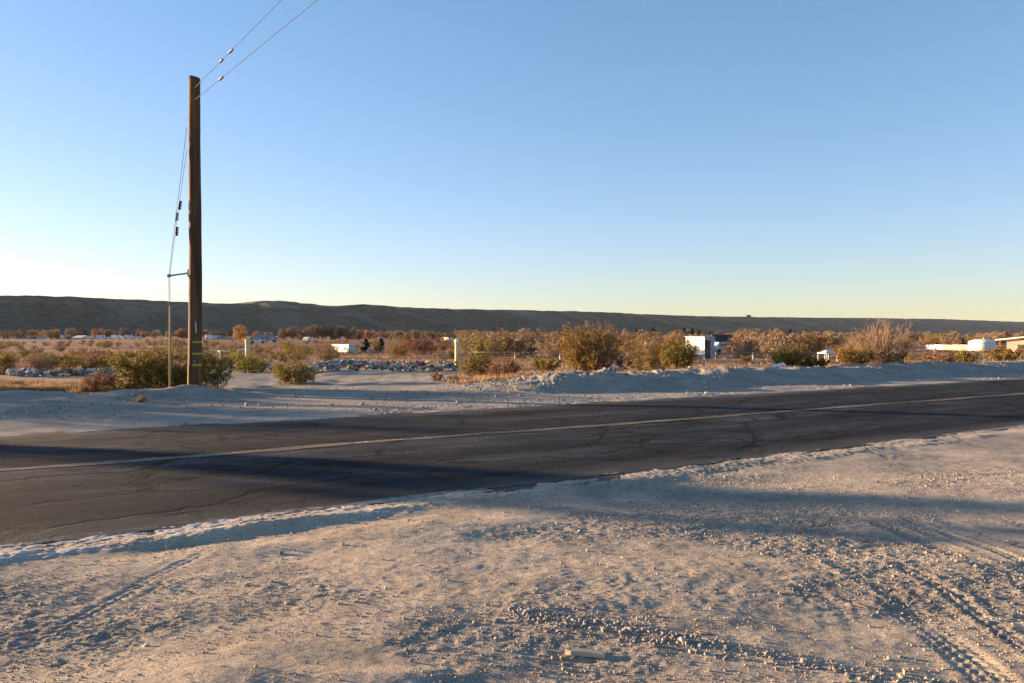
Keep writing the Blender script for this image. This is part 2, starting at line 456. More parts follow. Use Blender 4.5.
M['porcelain_grey'] = mat('grey_porcelain', [(.3, (.10, .095, .085)), (.7, (.20, .19, .17))], 12, 3, .35, spec=.5)
M['porcelain_dark'] = mat('brown_porcelain', [(.3, (.035, .025, .02)), (.7, (.07, .05, .04))], 12, 3, .3, spec=.5)
M['guard'] = mat('faded_wood_guard', [(.3, (.26, .20, .11)), (.7, (.42, .33, .20))], 6, 6, .8, .3, 14, .01, stretch=(1, 1, .1))
M['bollard'] = mat('cream_bollard_paint', [(.3, (.50, .42, .20)), (.7, (.66, .56, .30))], 4, 5, .7)
M['white_wall'] = mat('white_painted_metal', [(.3, (.62, .59, .50)), (.7, (.76, .73, .64))], 2, 6, .7)
M['white_plain'] = mat('clean_white_sheet', [(.3, (.66, .66, .64)), (.7, (.80, .80, .78))], 2, 6, .6)
M['grey_wall'] = mat('pale_grey_siding', [(.3, (.30, .31, .32)), (.7, (.42, .43, .44))], 1.2, 5, .8)
M['tan_wall'] = mat('tan_stucco', [(.3, (.38, .25, .15)), (.7, (.50, .34, .21))], 1.2, 5, .9)
M['pink_wall'] = mat('pinkish_stucco', [(.3, (.40, .25, .20)), (.7, (.52, .34, .27))], 1.2, 5, .9)
M['roof_dark'] = mat('dark_shingle', [(.3, (.035, .032, .032)), (.7, (.07, .06, .055))], 3, 5, .9)
M['roof_grey'] = mat('grey_shingle', [(.3, (.17, .18, .19)), (.7, (.28, .28, .29))], 3, 5, .9)
M['roof_white'] = mat('white_metal_roof', [(.3, (.60, .57, .50)), (.7, (.72, .69, .62))], 2, 5, .5)
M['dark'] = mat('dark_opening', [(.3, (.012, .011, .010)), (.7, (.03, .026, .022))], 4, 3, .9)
M['glass'] = mat('window_glass', [(.3, (.03, .04, .05)), (.7, (.06, .07, .08))], 2, 2, .15, spec=.6)
M['rubber'] = mat('tyre_rubber', [(.3, (.015, .015, .015)), (.7, (.03, .03, .03))], 4, 2, .9)
M['blue_paint'] = mat('pale_blue_paint', [(.3, (.32, .40, .50)), (.7, (.42, .50, .60))], 3, 3, .4)
M['twig'] = mat('grey_brown_twig', [(.3, (.085, .06, .042)), (.7, (.17, .12, .085))], 9, 4, .9)
M['twig_pale'] = mat('pale_bare_twig', [(.3, (.20, .13, .09)), (.7, (.34, .235, .16))], 9, 4, .9)
M['leaf_green'] = mat('creosote_leaf', [(.3, (.11, .095, .012)), (.5, (.20, .16, .024)), (.7, (.33, .25, .055))], 2.6, 4, .6, rand=.12, trans=.25)
M['leaf_brown'] = mat('dry_creosote_leaf', [(.3, (.15, .10, .025)), (.5, (.24, .155, .04)), (.7, (.34, .22, .065))], 2.2, 4, .7, rand=.12, trans=.25)
M['leaf_rust'] = mat('rusty_dry_brush', [(.3, (.16, .078, .040)), (.5, (.235, .12, .062)), (.7, (.33, .18, .095))], 2.5, 4, .8, rand=.12, trans=.2)
M['leaf_straw'] = mat('straw_brush', [(.3, (.24, .165, .075)), (.7, (.42, .30, .15))], 2.5, 4, .8, rand=.12, trans=.2)
M['grass'] = mat('dry_grass_blade', [(.3, (.27, .165, .075)), (.5, (.40, .26, .13)), (.7, (.52, .37, .21))], .9, 4, .8, coord='Object', trans=.25)
M['t_orange'] = mat('orange_autumn_leaf', [(.3, (.30, .155, .075)), (.7, (.46, .25, .12))], .5, 4, .8, rand=.2, trans=.2)
M['t_gold'] = mat('golden_autumn_leaf', [(.3, (.36, .20, .045)), (.7, (.55, .33, .09))], .5, 4, .8, rand=.15, trans=.2)
M['t_brown'] = mat('brown_bare_crown', [(.3, (.13, .09, .055)), (.7, (.26, .18, .11))], .5, 4, .9, rand=.25, trans=.1)
M['t_pink'] = mat('pinkish_brown_crown', [(.3, (.21, .145, .09)), (.7, (.36, .25, .16))], .5, 4, .9, rand=.2, trans=.1)
M['t_green'] = mat('yellow_green_crown', [(.3, (.09, .10, .02)), (.7, (.18, .17, .04))], .5, 4, .8, rand=.2, trans=.2)
M['t_dark'] = mat('dark_evergreen_crown', [(.3, (.022, .032, .014)), (.7, (.05, .06, .025))], .5, 4, .8, rand=.25)
M['bark'] = mat('grey_bark', [(.3, (.07, .05, .04)), (.7, (.14, .11, .09))], 3, 4, .9)

# ------------------------------------------------------------------ ground sheet
def axis(fine0, fine1, step, grow, far0, far1):
    a = list(np.arange(fine0, fine1, step))
    p, s = a[-1], step
    while p < far1: s *= 1 + grow; s = min(s, 700); p += s; a.append(p)
    p, s, b = fine0, step, []
    while p > far0: s *= 1 + grow; s = min(s, 700); p -= s; b.append(p)
    return np.array(b[::-1] + a)
xs = axis(-5.6, 6.2, .0125, .030, -12000, 12000)
ys = axis(3.3, 9.6, .011, .0135, -60, 14000)
ys = ys[ys > -60]
X, Y = np.meshgrid(xs, ys)
x, y = X.ravel(), Y.ravel()
z = np.zeros(len(x))
CH = 400000
for i in range(0, len(x), CH): z[i:i + CH] = height(x[i:i + CH], y[i:i + CH])
u, v = road_uv(x, y)
yy = np.maximum(y, .1)
ratio = x / yy
lft = sstep(-3, -6, x)
dry = sstep(21.2, 22.2, v - 4.3 * lft + .8 * fbm(x, y, 2, 201, 3))
drive = sstep(-.385, -.34, ratio + .02 * fbm(x, y, 4, 203, 2)) * sstep(-.045, -.10, ratio + .02 * fbm(x, y, 4, 204, 2)) * sstep(50, 44, y)
lane = sstep(26.5, 28.0, y + .8 * fbm(x, y, 5, 205, 2)) * sstep(38, 34, y) * sstep(-6, -9, x)
patch = .55 * sstep(.35, .7, fbm(x, y, 9, 207, 3)) * sstep(24, 40, y) * sstep(120, 60, y)
dry = dry * (1 - drive) * (1 - .85 * lane) * (1 - patch)
dry = np.maximum(dry, 0) * np.where(y > 0, 1, 0)
white = .55 * sstep(6.75, 7.0, v) * sstep(7.6, 7.35, v) * sstep(.0, .3, fbm(u * .4, v * 2.5, .35, 211, 3) + .25) * sstep(4.5, 2.5, u)
white = white + .06 * sstep(15.3, 15.6, v) * sstep(17.6, 16.4, v + .5 * fbm(u * .3, v, 1.2, 213, 3))
gravelly = np.clip(sstep(-.35, .65, fbm(x, y, 1.1, 33, 2)) * .8 + .35 * fbm(x, y, .28, 221, 3) + .75 * sstep(14, 17, v), 0, 1)
nx, ny = len(xs), len(ys)
idx = np.arange(nx * ny).reshape(ny, nx)
Fq = np.stack([idx[:-1, :-1], idx[:-1, 1:], idx[1:, 1:], idx[1:, :-1]], -1).reshape(-1, 4)
me = np_mesh('ground', np.stack([x, y, z], 1), [Fq], {'dry': dry, 'white': white, 'gravelly': gravelly}, smooth=True)
link('ground', me, M['ground'], kind='structure')
print('ground verts', len(x))
del X, Y, x, y, z, u, v, dry, white, idx, Fq, ratio, drive, lane, patch, yy

# ------------------------------------------------------------------ road and painted lines
def strip(name, va, vb, matl, lift, nu=900, nv=14, kind='structure', wob=0):
    us = np.concatenate([-np.geomspace(900, 14, 60), np.linspace(-13, 60, nu), np.geomspace(61, 2500, 60)])
    vs = np.linspace(va, vb, nv)
    U, VV = np.meshgrid(us, vs)
    Vw = VV + wob * (fbm(U, VV * 0, .5, 301, 3)) * np.where(VV > (va + vb) / 2, 1, -1)
    z = road_z(Vw) + lift + .008 * fbm(U, Vw, 2.5, 303, 3) + .004 * fbm(U, Vw, .6, 305, 2)
    # object space: X along the road, Y across, so that wear follows the traffic
    P = np.stack([U.ravel(), (Vw - VC).ravel(), z.ravel()], 1)
    idx = np.arange(P.shape[0]).reshape(nv, len(us))
    Fq = np.stack([idx[:-1, :-1], idx[:-1, 1:], idx[1:, 1:], idx[1:, :-1]], -1).reshape(-1, 4)
    o = link(name, np_mesh(name, P, [Fq], smooth=True), matl, kind=kind)
    o.location = (-VC * RDY, VC * RDX, 0)
    o.rotation_euler = (0, 0, math.atan2(RDY, RDX))
    return o
strip('road', V0 - .25, V1 + .25, M['asphalt'], 0.0, nv=40)
strip('road_centre_line', VC - .19, VC + .05, M['yellow_line'], .005, nv=6, wob=.035)
strip('road_edge_line', V0 + .02, V0 + .17, M['white_line'], .005, nv=4, wob=.05)

# ------------------------------------------------------------------ mesa ridge beyond the plain
def ridge():
    # top edge of the mesa in the photo: (px, py) -> distances along a straight escarpment
    prof = [(-400, 290), (-150, 292), (0, 295), (80, 297), (160, 301), (200, 303), (252, 304), (262, 301), (280, 300.5), (300, 303), (335, 306), (365, 304),
            (400, 307), (450, 309), (520, 310), (600, 312), (640, 314), (700, 316), (760, 317.2), (860, 318), (940, 319), (1024, 322), (1200, 324), (1500, 326)]
    pxs = np.concatenate([np.linspace(-400, 0, 90), np.linspace(1, 1023, 520), np.linspace(1024, 1500, 110)])
    k = (pxs - 512) / F_PX
    # line through (-1151,1790) with direction (.784,.620): x = k*y
    t = (k * 1790 + 1151) / (.784 - .620 * k)
    bx, by = -1151 + .784 * t, 1790 + .620 * t
    py = np.interp(pxs, [p[0] for p in prof], [p[1] for p in prof])
    hz = CAM_Z - (py - HOR) * by / F_PX
    hz = hz * (1 + .012 * fbm(t, t * 0, 60, 401, 4))
    nrm = (.620, -.784)                     # down-slope, towards the camera
    ws = np.concatenate([[-900, -400, -150, -60, -20, -6], np.linspace(0, 1, 46) ** 1.15 * 520, [600, 760]])
    V = []
    for w in ws:
        f = np.clip(w / 520, 0, 1)
        body = 1 - sstep(0, 1, f) if w > 0 else 1.0
        body = (1 - f) ** 1.7 if w > 0 else 1.0
        g = fbm(t * 1.0, w * .25 + t * 0, 130, 403, 5, .58)          # gullies running down
        z = hz * body + (1 - body) * -1.5
        if w > 0: z = z + g * 10 * np.sin(np.pi * min(f * 1.05, 1)) * (hz / 90)
        z = z + (.8 if w <= 0 else 1.6 * (1 - f)) * fbm(t, w + t * 0, 22, 405, 3)
        if w > 0: z = z - 5.0 * (f > 0) * np.exp(-(w / 25) ** 2) * 0
        z = np.where(z < -2, -2, z) if w < 520 else z * 0 - 6
        off = w + 12 * fbm(t, w * .2 + t * 0, 160, 407, 3) * (w > 0)
        V.append(np.stack([bx + nrm[0] * off, by + nrm[1] * off, z], 1))
    P = np.concatenate(V); n1, n2 = len(ws), len(pxs)
    idx = np.arange(n1 * n2).reshape(n1, n2)
    Fq = np.stack([idx[:-1, :-1], idx[1:, :-1], idx[1:, 1:], idx[:-1, 1:]], -1).reshape(-1, 4)
    T, W = np.meshgrid(t, ws)
    bare = .8 * sstep(.75, .9, fbm(T, W * 2.5, 110, 411, 3) + .25 * np.exp(-((W - 20) / 30.) ** 2)) * (W > -15) * (W < 90)
    bare = np.maximum(bare, np.exp(-((np.tile(pxs, n1) .reshape(n1, n2) - 270) / 14) ** 2) * np.exp(-((W - 10) / 30) ** 2))
    bare = np.maximum(bare, .40 * sstep(.1, .9, fbm(T, W * .22, 75, 403, 5, .6)) * (W > 0) + .5 * sstep(.45, .8, fbm(T, W * 4, 90, 431, 4)) * (W < 120) * (W > 0))  # first term lightens ribs: relief shading painted into colour; second is bare ground
    m = mat('brush_covered_slope', [(.40, (.003, .0035, .001)), (.46, (.020, .018, .007)), (.53, (.050, .043, .022)), (.70, (.082, .071, .039))], .075, 9, .95,
            .5, .05, 5, attr='bare', two=(.15, .125, .09))
    o = link('hills', np_mesh('hills', P, [Fq], {'bare': bare.ravel()}, smooth=True), m, kind='structure')
    return o
ridge()

# ------------------------------------------------------------------ stones
def ico():
    p = (1 + 5 ** .5) / 2
    v = np.array([(-1,p,0),(1,p,0),(-1,-p,0),(1,-p,0),(0,-1,p),(0,1,p),(0,-1,-p),(0,1,-p),(p,0,-1),(p,0,1),(-p,0,-1),(-p,0,1)], float)
    v /= np.linalg.norm(v[0])
    f = np.array([(0,11,5),(0,5,1),(0,1,7),(0,7,10),(0,10,11),(1,5,9),(5,11,4),(11,10,2),(10,7,6),(7,1,8),(3,9,4),(3,4,2),(3,2,6),(3,6,8),(3,8,9),(4,9,5),(2,4,11),(6,2,10),(8,6,7),(9,8,1)])
    return v, f
ICO_V, ICO_F = ico()

def rot_mats(n, rng):
    q = rng.normal(size=(n, 4)); q /= np.linalg.norm(q, axis=1)[:, None]
    w, a, b, c = q.T
    return np.stack([1-2*(b*b+c*c), 2*(a*b-c*w), 2*(a*c+b*w), 2*(a*b+c*w), 1-2*(a*a+c*c), 2*(b*c-a*w), 2*(a*c-b*w), 2*(b*c+a*w), 1-2*(a*a+b*b)], 1).reshape(n, 3, 3)

def stones(name, px, py, size, rng, sink=.25):
    n = len(px)
    base = ICO_V[None] * (1 + .28 * rng.uniform(-1, 1, (n, 12, 1)))
    base = base * (np.array([1.25, 1.0, .72])[None, None] * rng.uniform(.75, 1.25, (n, 1, 3)))
    Rm = rot_mats(n, rng)
    P = np.einsum('nij,nkj->nki', Rm, base) * size[:, None, None]
    zz = height(px, py)
    P += np.stack([px, py, zz + size * (1 - 2 * sink) * .6], 1)[:, None]
    F = (ICO_F[None] + (np.arange(n) * 12)[:, None, None]).reshape(-1, 3)
    tone = np.repeat(np.clip(rng.normal(.35, .33, n), 0, 1), 12)
    return np_mesh(name, P.reshape(-1, 3), [F], {'tone': tone})

def gravel_field():
    N = 560000
    x = R.uniform(-5.6, 8.0, N); y = R.uniform(3.3, 9.5, N)
    # keep density even in the picture: thin out with distance
    _, v = road_uv(x, y)
    dens = sstep(-.4, .6, fbm(x, y, 1.1, 33, 2) + .3 * fbm(x, y, .4, 501, 3)) ** 1.5 * .7 + .13
    wy = 4.53 - .46 * (x - .16) - .02 * (x - .16) ** 2
    wind = np.exp(-((y - wy) / .13) ** 2) * sstep(-.3, .1, x) * sstep(2.8, 1.4, x)
    dens = dens + 1.3 * wind + .7 * sstep(5.2, 3.9, y) * sstep(-.4, .6, vnoise(x, y, .5, 503))
    keep = (R.uniform(0, 1, N) < dens * .33) & (v < 7.25) & (np.abs(x / y) < .85)
    x, y, wind = x[keep], y[keep], wind[keep]
    size = np.exp(R.normal(math.log(.0024), .50, len(x))) * (1 + .9 * wind) * (.8 + .07 * y)
    size = np.clip(size, .0016, .016)
    print('gravel', len(x))
    o = link('gravel', stones('gravel', x, y, size, R), M['stone'], kind='stuff')
    # gravel along the far shoulder and on the berm
    N = 26000
    u = R.uniform(-2, 45, N); v = np.where(R.uniform(0, 1, N) < .35, R.normal(20.3, .8, N), R.uniform(15.5, 24, N))
    dens = sstep(-.4, .6, fbm(u, v, 1.4, 505, 3)) * .6 + .8 * np.exp(-((u - 14) / 3) ** 2 - ((v - 20.2) / 1.) ** 2)
    k = R.uniform(0, 1, N) < dens
    u, v = u[k], v[k]
    x, y = u * RDX - v * RDY, u * RDY + v * RDX
    size = np.clip(np.exp(R.normal(math.log(.014), .5, len(x))), .006, .07)
    link('shoulder_gravel', stones('shoulder_gravel', x, y, size, R), M['stone'], kind='stuff')
gravel_field()

def rock_mesh(seed, elong=(1, 1, 1), jag=.3, sub=1):
    """one broken rock with flat faces and chipped corners"""
    rr = np.random.default_rng(seed)
    import bmesh
    bm = bmesh.new(); bmesh.ops.create_icosphere(bm, subdivisions=2, radius=1)
    pl = rr.normal(size=(8, 3)); pl /= np.linalg.norm(pl, axis=1)[:, None]
    dd = rr.uniform(.42, .78, 8)
    for vv in bm.verts:
        p = np.array(vv.co)
        for a, d in zip(pl, dd):
            s = p @ a
            if s > d: p = p - a * (s - d)
        p *= 1 + jag * .12 * rr.normal()
        vv.co = p * np.array(elong)
    me = bpy.data.meshes.new('rock'); bm.to_mesh(me); bm.free()
    return me

# single stones lying in the foreground dirt
def lone(px, py, size, seed, el, label, matl, name='rock', cat='rock', rz=0):
    d = F_PX * (CAM_Z - .01) / (py - HOR)
    X0 = gx(px, d); me = rock_mesh(seed, el)
    o = link(name, me, matl); o.scale = (size,) * 3
    o.location = (X0, d, H(X0, d) + size * el[2] * .45); o.rotation_euler = (0, 0, rz)
    return tag(o, label, cat)
lone(683, 650, .030, 1, (1, .9, .85), 'largest rounded tan stone on the gravel windrow in the foreground', M['stone'])
lone(700, 651, .020, 2, (1, .8, .8), 'smaller tan stone just right of the largest foreground stone', M['stone'])
lone(487, 611, .018, 3, (1.4, .8, .6), 'small pale stone alone on the smooth dirt in the middle foreground', M['stone'])
lone(958, 568, .022, 4, (1, 1, .8), 'pale pebble sized stone beside the tyre ruts at the right edge', M['stone'])
lone(542, 628, .014, 5, (1.5, .9, .6), 'small reddish brick chip at the left end of the gravel windrow', M['leaf_rust'], 'brick_chip', 'brick chip')
lone(565, 571, .016, 6, (1.2, .8, .7), 'small white chip of stone on dirt behind the foreground centre', M['rubble'])
# piece of broken plank
def plank():
    d = 4.06; X0 = gx(586, d)
    t = thing('wood_scrap', 'short split piece of pale wood lying flat on the foreground dirt', 'wood scrap', (X0, d, H(X0, d) + .012), math.radians(-12)); t.scale = (1.25, 1.35, 1.3)
    b = MB(); n = 9
    outline = [(-.085, -.012), (-.06, -.022), (.02, -.021), (.075, -.02), (.082, .004), (.06, .018), (-.02, .021), (-.06, .018), (-.078, .006)]
    b.v = [(px_, py_, -.006) for px_, py_ in outline] + [(px_ * .97, py_ * .9, .010 + .003 * math.sin(px_ * 60)) for px_, py_ in outline]
    b.q = [[i, (i + 1) % n, n + (i + 1) % n, n + i] for i in range(n)]
    b.n = [list(range(n))[::-1], list(range(n, 2 * n))]
    b.build('plank', mat('split_pale_wood', [(.3, (.32, .26, .18)), (.7, (.50, .42, .31))], 30, 5, .8, .5, 60, .004, stretch=(.1, 1, 1)), t)
    s = MB(); s.box((-.075, -.035, -.006), (.05, .012, .008), .5); s.build('splinter', M['guard'], t)
plank()

def stick(px, py, L, rz, lb, seed):
    d = F_PX * CAM_Z / (py - HOR); X0 = gx(px, d); rr = random.Random(seed)
    pts = [(L * (k / 4 - .5), rr.uniform(-.004, .004), 0) for k in range(5)]
    b = MB().tube(pts, [.003, .004, .0035, .003, .0015], 6); b.tube([pts[2], (pts[2][0] + L * .15, L * .14, .006)], [.0022, .001], 5)
    o = b.build('twig', M['twig_pale'], None, True); o.location = (X0, d, H(X0, d) + .006); o.rotation_euler = (0, 0, rz)
    tag(o, lb, 'twig')
stick(548, 664, .11, .15, 'thin pale twig on the dirt just left of the wood scrap', 1)
stick(706, 642, .10, -.4, 'short pale twig above the gravel windrow, right of the largest stone', 2)
stick(418, 648, .09, .6, 'small dry twig lying on smooth dirt left of the wood scrap', 3)
stick(862, 610, .12, -.9, 'dry twig beside the tyre ruts at lower right', 4)

# ------------------------------------------------------------------ rubble rows beyond the shoulder
rock_protos = [rock_mesh(100 + i, (1, rnd.uniform(.6, 1), rnd.uniform(.55, .95))) for i in range(14)]
for m_ in rock_protos: m_.materials.append(M['rubble'])
def rubble_row(pts, count, smin, smax, label, group, piled=.25):
    for i in range(count):
        f = (i + rnd.random()) / count * (len(pts) - 1); k = min(int(f), len(pts) - 2); f -= k
        px = pts[k][0] * (1 - f) + pts[k + 1][0] * f; d = pts[k][1] * (1 - f) + pts[k + 1][1] * f
        lay = rnd.random()
        d += rnd.uniform(-.75, .75) * (1.1 - lay); s = rnd.uniform(smin, smax) * (1.15 - .3 * lay)
        if rnd.random() < .25: s *= .6
        X0 = gx(px, d)
        o = bpy.data.objects.new('rubble_block', rnd.choice(rock_protos)); COL.objects.link(o)
        o.location = (X0, d, H(X0, d) + s * .35 + lay * piled); o.scale = (s * rnd.uniform(.8, 1.2), s, s * rnd.uniform(.7, 1.1))
        o.rotation_euler = (rnd.uniform(-.6, .6), rnd.uniform(-.6, .6), rnd.uniform(0, 6.28))
        tag(o, label, 'rubble block', group)
rubble_row([(308, 41.5), (350, 42.2), (400, 43), (456, 44)], 260, .07, .24, 'grey broken concrete block in the long rubble row behind the dirt driveway', 'rubble row behind the driveway', .46)
rubble_row([(228, 42), (285, 42)], 34, .08, .22, 'grey rubble block glimpsed between the green bushes right of the pole', 'rubble between the bushes', .3)
rubble_row([(8, 36), (35, 35.5), (85, 37), (125, 39)], 90, .08, .24, 'bluish grey block in the scattered rubble left of the pole', 'rubble left of the pole', .25)

# ------------------------------------------------------------------ shrubs and trees
def tri_tubes(segs, n=3):
    """segs: (m,8) p0 xyz, p1 xyz, r0, r1 -> verts, quads"""
    S = np.asarray(segs, float); p0, p1, r0, r1 = S[:, :3], S[:, 3:6], S[:, 6], S[:, 7]
    t = p1 - p0; t /= np.linalg.norm(t, axis=1)[:, None] + 1e-9
    a = np.cross(t, np.array([.3, .2, .93])); a /= np.linalg.norm(a, axis=1)[:, None] + 1e-9
    b = np.cross(t, a); V = []
    for k in range(n):
        w = 2 * math.pi * k / n; V.append(p0 + (a * math.cos(w) + b * math.sin(w)) * r0[:, None])
    for k in range(n):
        w = 2 * math.pi * k / n; V.append(p1 + (a * math.cos(w) + b * math.sin(w)) * r1[:, None])
    V = np.stack(V, 1); m = len(S); base = (np.arange(m) * 2 * n)[:, None]
    Q = np.concatenate([base + np.array([[k, (k + 1) % n, n + (k + 1) % n, n + k]]) for k in range(n)])
    return V.reshape(-1, 3), Q

def leaf_quads(P, size, rng, up=.0):
    n = len(P); Rm = rot_mats(n, rng)
    s = size * rng.uniform(.6, 1.4, n)
    q = np.array([(-.5, 0, 0), (0, -.32, .05), (.5, 0, 0), (0, .32, .05)])
    V = np.einsum('nij,kj->nki', Rm, q) * s[:, None, None] + P[:, None]
    return V.reshape(-1, 3), np.arange(n * 4).reshape(n, 4)

def grow(h, w, nstem, ntwig, seed, droop=.0, lean=1.0, sub=3):
    """stems fan from the base; each carries side twigs. returns segments and tips"""
    rr = np.random.default_rng(seed); segs, tips = [], []
    for i in range(nstem):
        az = rr.uniform(0, 2 * math.pi); out = math.sqrt(rr.uniform(.02, 1)) * lean
        L = h * rr.uniform(.72, 1.05) * (1 - .25 * out)
        end = np.array([math.cos(az) * w / 2 * out, math.sin(az) * w / 2 * out, L])
        b0 = np.array([math.cos(az), math.sin(az), 0]) * .07 * w * rr.uniform(0, 1)
        pts = [b0]; npt = 5
        for k in range(1, npt + 1):
            f = k / npt
            p = b0 * (1 - f) + end * np.array([f ** .85, f ** .85, f ** (1.1 + .3 * out)]) + rr.normal(0, .035 * h, 3) * (k < npt + 1)
            pts.append(p)
        r = h * .008
        for k in range(npt):
            segs.append([*pts[k], *pts[k + 1], r * (1 - k / npt * .8), r * (1 - (k + 1) / npt * .8)])
        for j in range(ntwig):
            f = rr.uniform(.25, 1.0) * npt; k = min(int(f), npt - 1); p = pts[k] + (pts[k + 1] - pts[k]) * (f - k)
            dr = (pts[k + 1] - pts[k]); dr = dr / (np.linalg.norm(dr) + 1e-9) + rr.normal(0, .65, 3); dr[2] += .15 - droop
            dr /= np.linalg.norm(dr); ln = h * rr.uniform(.12, .30)
            q = p + dr * ln
            segs.append([*p, *q, r * .4, r * .15]); tips.append((p, q))
            for s_ in range(sub):
                g = rr.uniform(.3, .95); p2 = p + (q - p) * g; d2 = dr + rr.normal(0, .6, 3); d2 /= np.linalg.norm(d2)
                q2 = p2 + d2 * ln * rr.uniform(.3, .6); segs.append([*p2, *q2, r * .2, r * .1]); tips.append((p2, q2))
        tips.append((pts[-2], pts[-1]))
    return np.array(segs), tips

def shrub(name, label, px, base_y, top_y, wpx, kind, seed, nstem=30, ntwig=9, nleaf=4200, leaf=.045, d=None, group=None, cat='bush', bare=False, twig=None, droop=0, low=True):
    if d is None:
        d = F_PX * (CAM_Z - .0) / (base_y - HOR)
        for _ in range(6):
            X0 = gx(px, d); d = F_PX * (CAM_Z - H(X0, d)) / max(base_y - HOR, 5)
            d = min(max(d, 12), 70)
    if px > 520:
        while road_uv(gx(px, d), d)[1] < 21.6: d += .2
    X0 = gx(px, d); z0 = H(X0, d)
    h = zat(top_y, d) - z0; w = wpx * d / F_PX
    t = thing(name, label, cat, (X0, d, z0 - .02), 0, group)
    segs, tips = grow(h, w, nstem, ntwig, seed, droop)
    zmax = max(q[2] for _, q in tips); segs[:, [2, 5]] *= h / zmax
    rxy = np.percentile([math.hypot(q[0], q[1]) for _, q in tips], 96); sxy = (w / 2) / rxy
    segs[:, [0, 1, 3, 4]] *= sxy
    V, Q = tri_tubes(segs); V[:, 2] = np.maximum(V[:, 2], .0)
    link('stems', np_mesh('stems', V, [Q]), M[twig or 'twig'], t)
    if not bare:
        rr = np.random.default_rng(seed + 1)
        A = np.array([p for p, q in tips]); B = np.array([q for p, q in tips])
        A = A * [sxy, sxy, h / zmax]; B = B * [sxy, sxy, h / zmax]
        nleaf = int(nleaf * 1.7); k = rr.integers(0, len(A), nleaf); f = rr.uniform(.1, 1.05, nleaf)[:, None]
        P = A[k] * (1 - f) + B[k] * f + rr.normal(0, .012 * h + .01, (nleaf, 3))
        P[:, 2] = np.maximum(P[:, 2], .03)
        V, Q = leaf_quads(P, leaf, rr)
        link('foliage', np_mesh('foliage', V, [Q]), M[kind], t)
    return t

S = shrub
S('creosote_bush', 'largest olive green bush, spread out behind the foot of the utility pole', 166, 393, 334, 98, 'leaf_green', 501, 52, 11, 16000, .048, d=24.3)
S('creosote_bush', 'lower green bush sticking out right of the foot of the utility pole', 214, 393, 349, 52, 'leaf_green', 502, 26, 8, 2600, .045, d=24.0)
S('tumbleweed', 'round rusty grey tumbleweed left of the bush behind the pole', 101, 391, 370, 36, 'leaf_rust', 503, 44, 10, 3400, .03, d=23.6, cat='tumbleweed')
S('low_shrub', 'low yellow green clump at the foot of the tumbleweed by the pole', 122, 392, 383, 40, 'leaf_green', 504, 24, 7, 2200, .04)
S('creosote_bush', 'dense green bush alone on the pale dirt right of the pole', 295, 384, 358, 50, 'leaf_green', 505, 40, 9, 5200, .045)
S('creosote_bush', 'dark green bush between the pole and the left cream post', 250, 373, 349, 52, 'leaf_green', 506, 36, 8, 4600, .055)
S('dry_bush', 'reddish brown bush behind the green bush right of the left cream post', 292, 363, 345, 54, 'leaf_brown', 507, 30, 8, 3200, .06)
S('dry_bush', 'tall brown bush cut by the left edge of the photo', 2, 374, 342, 26, 'leaf_brown', 508, 26, 8, 2800, .05)
S('low_shrub', 'olive green shrub behind the rubble left of the pole', 46, 364, 354, 28, 'leaf_green', 509, 20, 7, 1800, .06)
S('straw_bush', 'pale straw coloured bush behind the rubble left of the pole', 83, 366, 353, 24, 'leaf_straw', 510, 26, 7, 2000, .05)
S('low_shrub', 'small dark green shrub at the foot of the straw coloured bush', 88, 370, 362, 14, 'leaf_green', 511, 14, 6, 900, .05)
S('low_shrub', 'tiny green tuft on the lane left of the pole, left of two', 51, 373, 369, 10, 'leaf_green', 512, 12, 6, 500, .05)
S('low_shrub', 'tiny green tuft on the lane left of the pole, right of two', 76, 376, 371, 11, 'leaf_green', 513, 12, 6, 500, .05)
S('low_shrub', 'small olive tuft in the orange grass near the left edge', 17, 387, 381, 14, 'leaf_green', 514, 12, 6, 600, .04)
S('dry_tuft', 'small straw tuft on the dirt mound in front of the pole', 143, 402, 394, 13, 'leaf_straw', 515, 18, 5, 500, .03)
S('dry_tuft', 'small rusty tuft alone at the right side of the dirt driveway', 437, 381, 371, 15, 'leaf_rust', 516, 18, 6, 700, .035)
S('dry_tuft', 'straw coloured tuft beside the rusty tuft at the driveway side', 452, 382, 375, 20, 'leaf_straw', 517, 16, 6, 600, .035)
S('creosote_bush', 'green bush next to the right cream post', 475, 376, 352, 36, 'leaf_green', 518, 28, 8, 3000, .05)
S('dry_bush', 'rounded rusty orange bush at the left end of the dirt berm', 503, 380, 357, 42, 'leaf_rust', 519, 40, 9, 4200, .04)
S('creosote_bush', 'green bush left of the tallest bush, behind the berm', 546, 373, 355, 36, 'leaf_green', 520, 28, 8, 3000, .05)
S('creosote_bush', 'tallest bush, orange brown and dense, standing behind the berm', 590, 374, 319, 66, 'leaf_brown', 521, 56, 11, 11000, .06)
S('dry_bush', 'low rusty skirt of brush at the foot of the tallest bush', 606, 374, 352, 50, 'leaf_rust', 522, 26, 8, 2600, .05)
S('creosote_bush', 'wide olive yellow bush left of the white shed', 653, 374, 332, 60, 'leaf_brown', 523, 40, 10, 5600, .055)
S('creosote_bush', 'dark brown green bush partly covering the white shed', 680, 375, 336, 42, 'leaf_green', 524, 44, 10, 6600, .055)
S('creosote_bush', 'bright green topped bush behind the white debris', 786, 373, 342, 36, 'leaf_green', 525, 34, 9, 4600, .05)
S('creosote_bush', 'dark green low bush right of the white debris', 812, 375, 354, 30, 'leaf_green', 526, 34, 9, 3800, .05)
S('dry_bush', 'brown bush in front of the left side of the bare tree', 855, 373, 343, 42, 'leaf_brown', 527, 34, 9, 4200, .05)
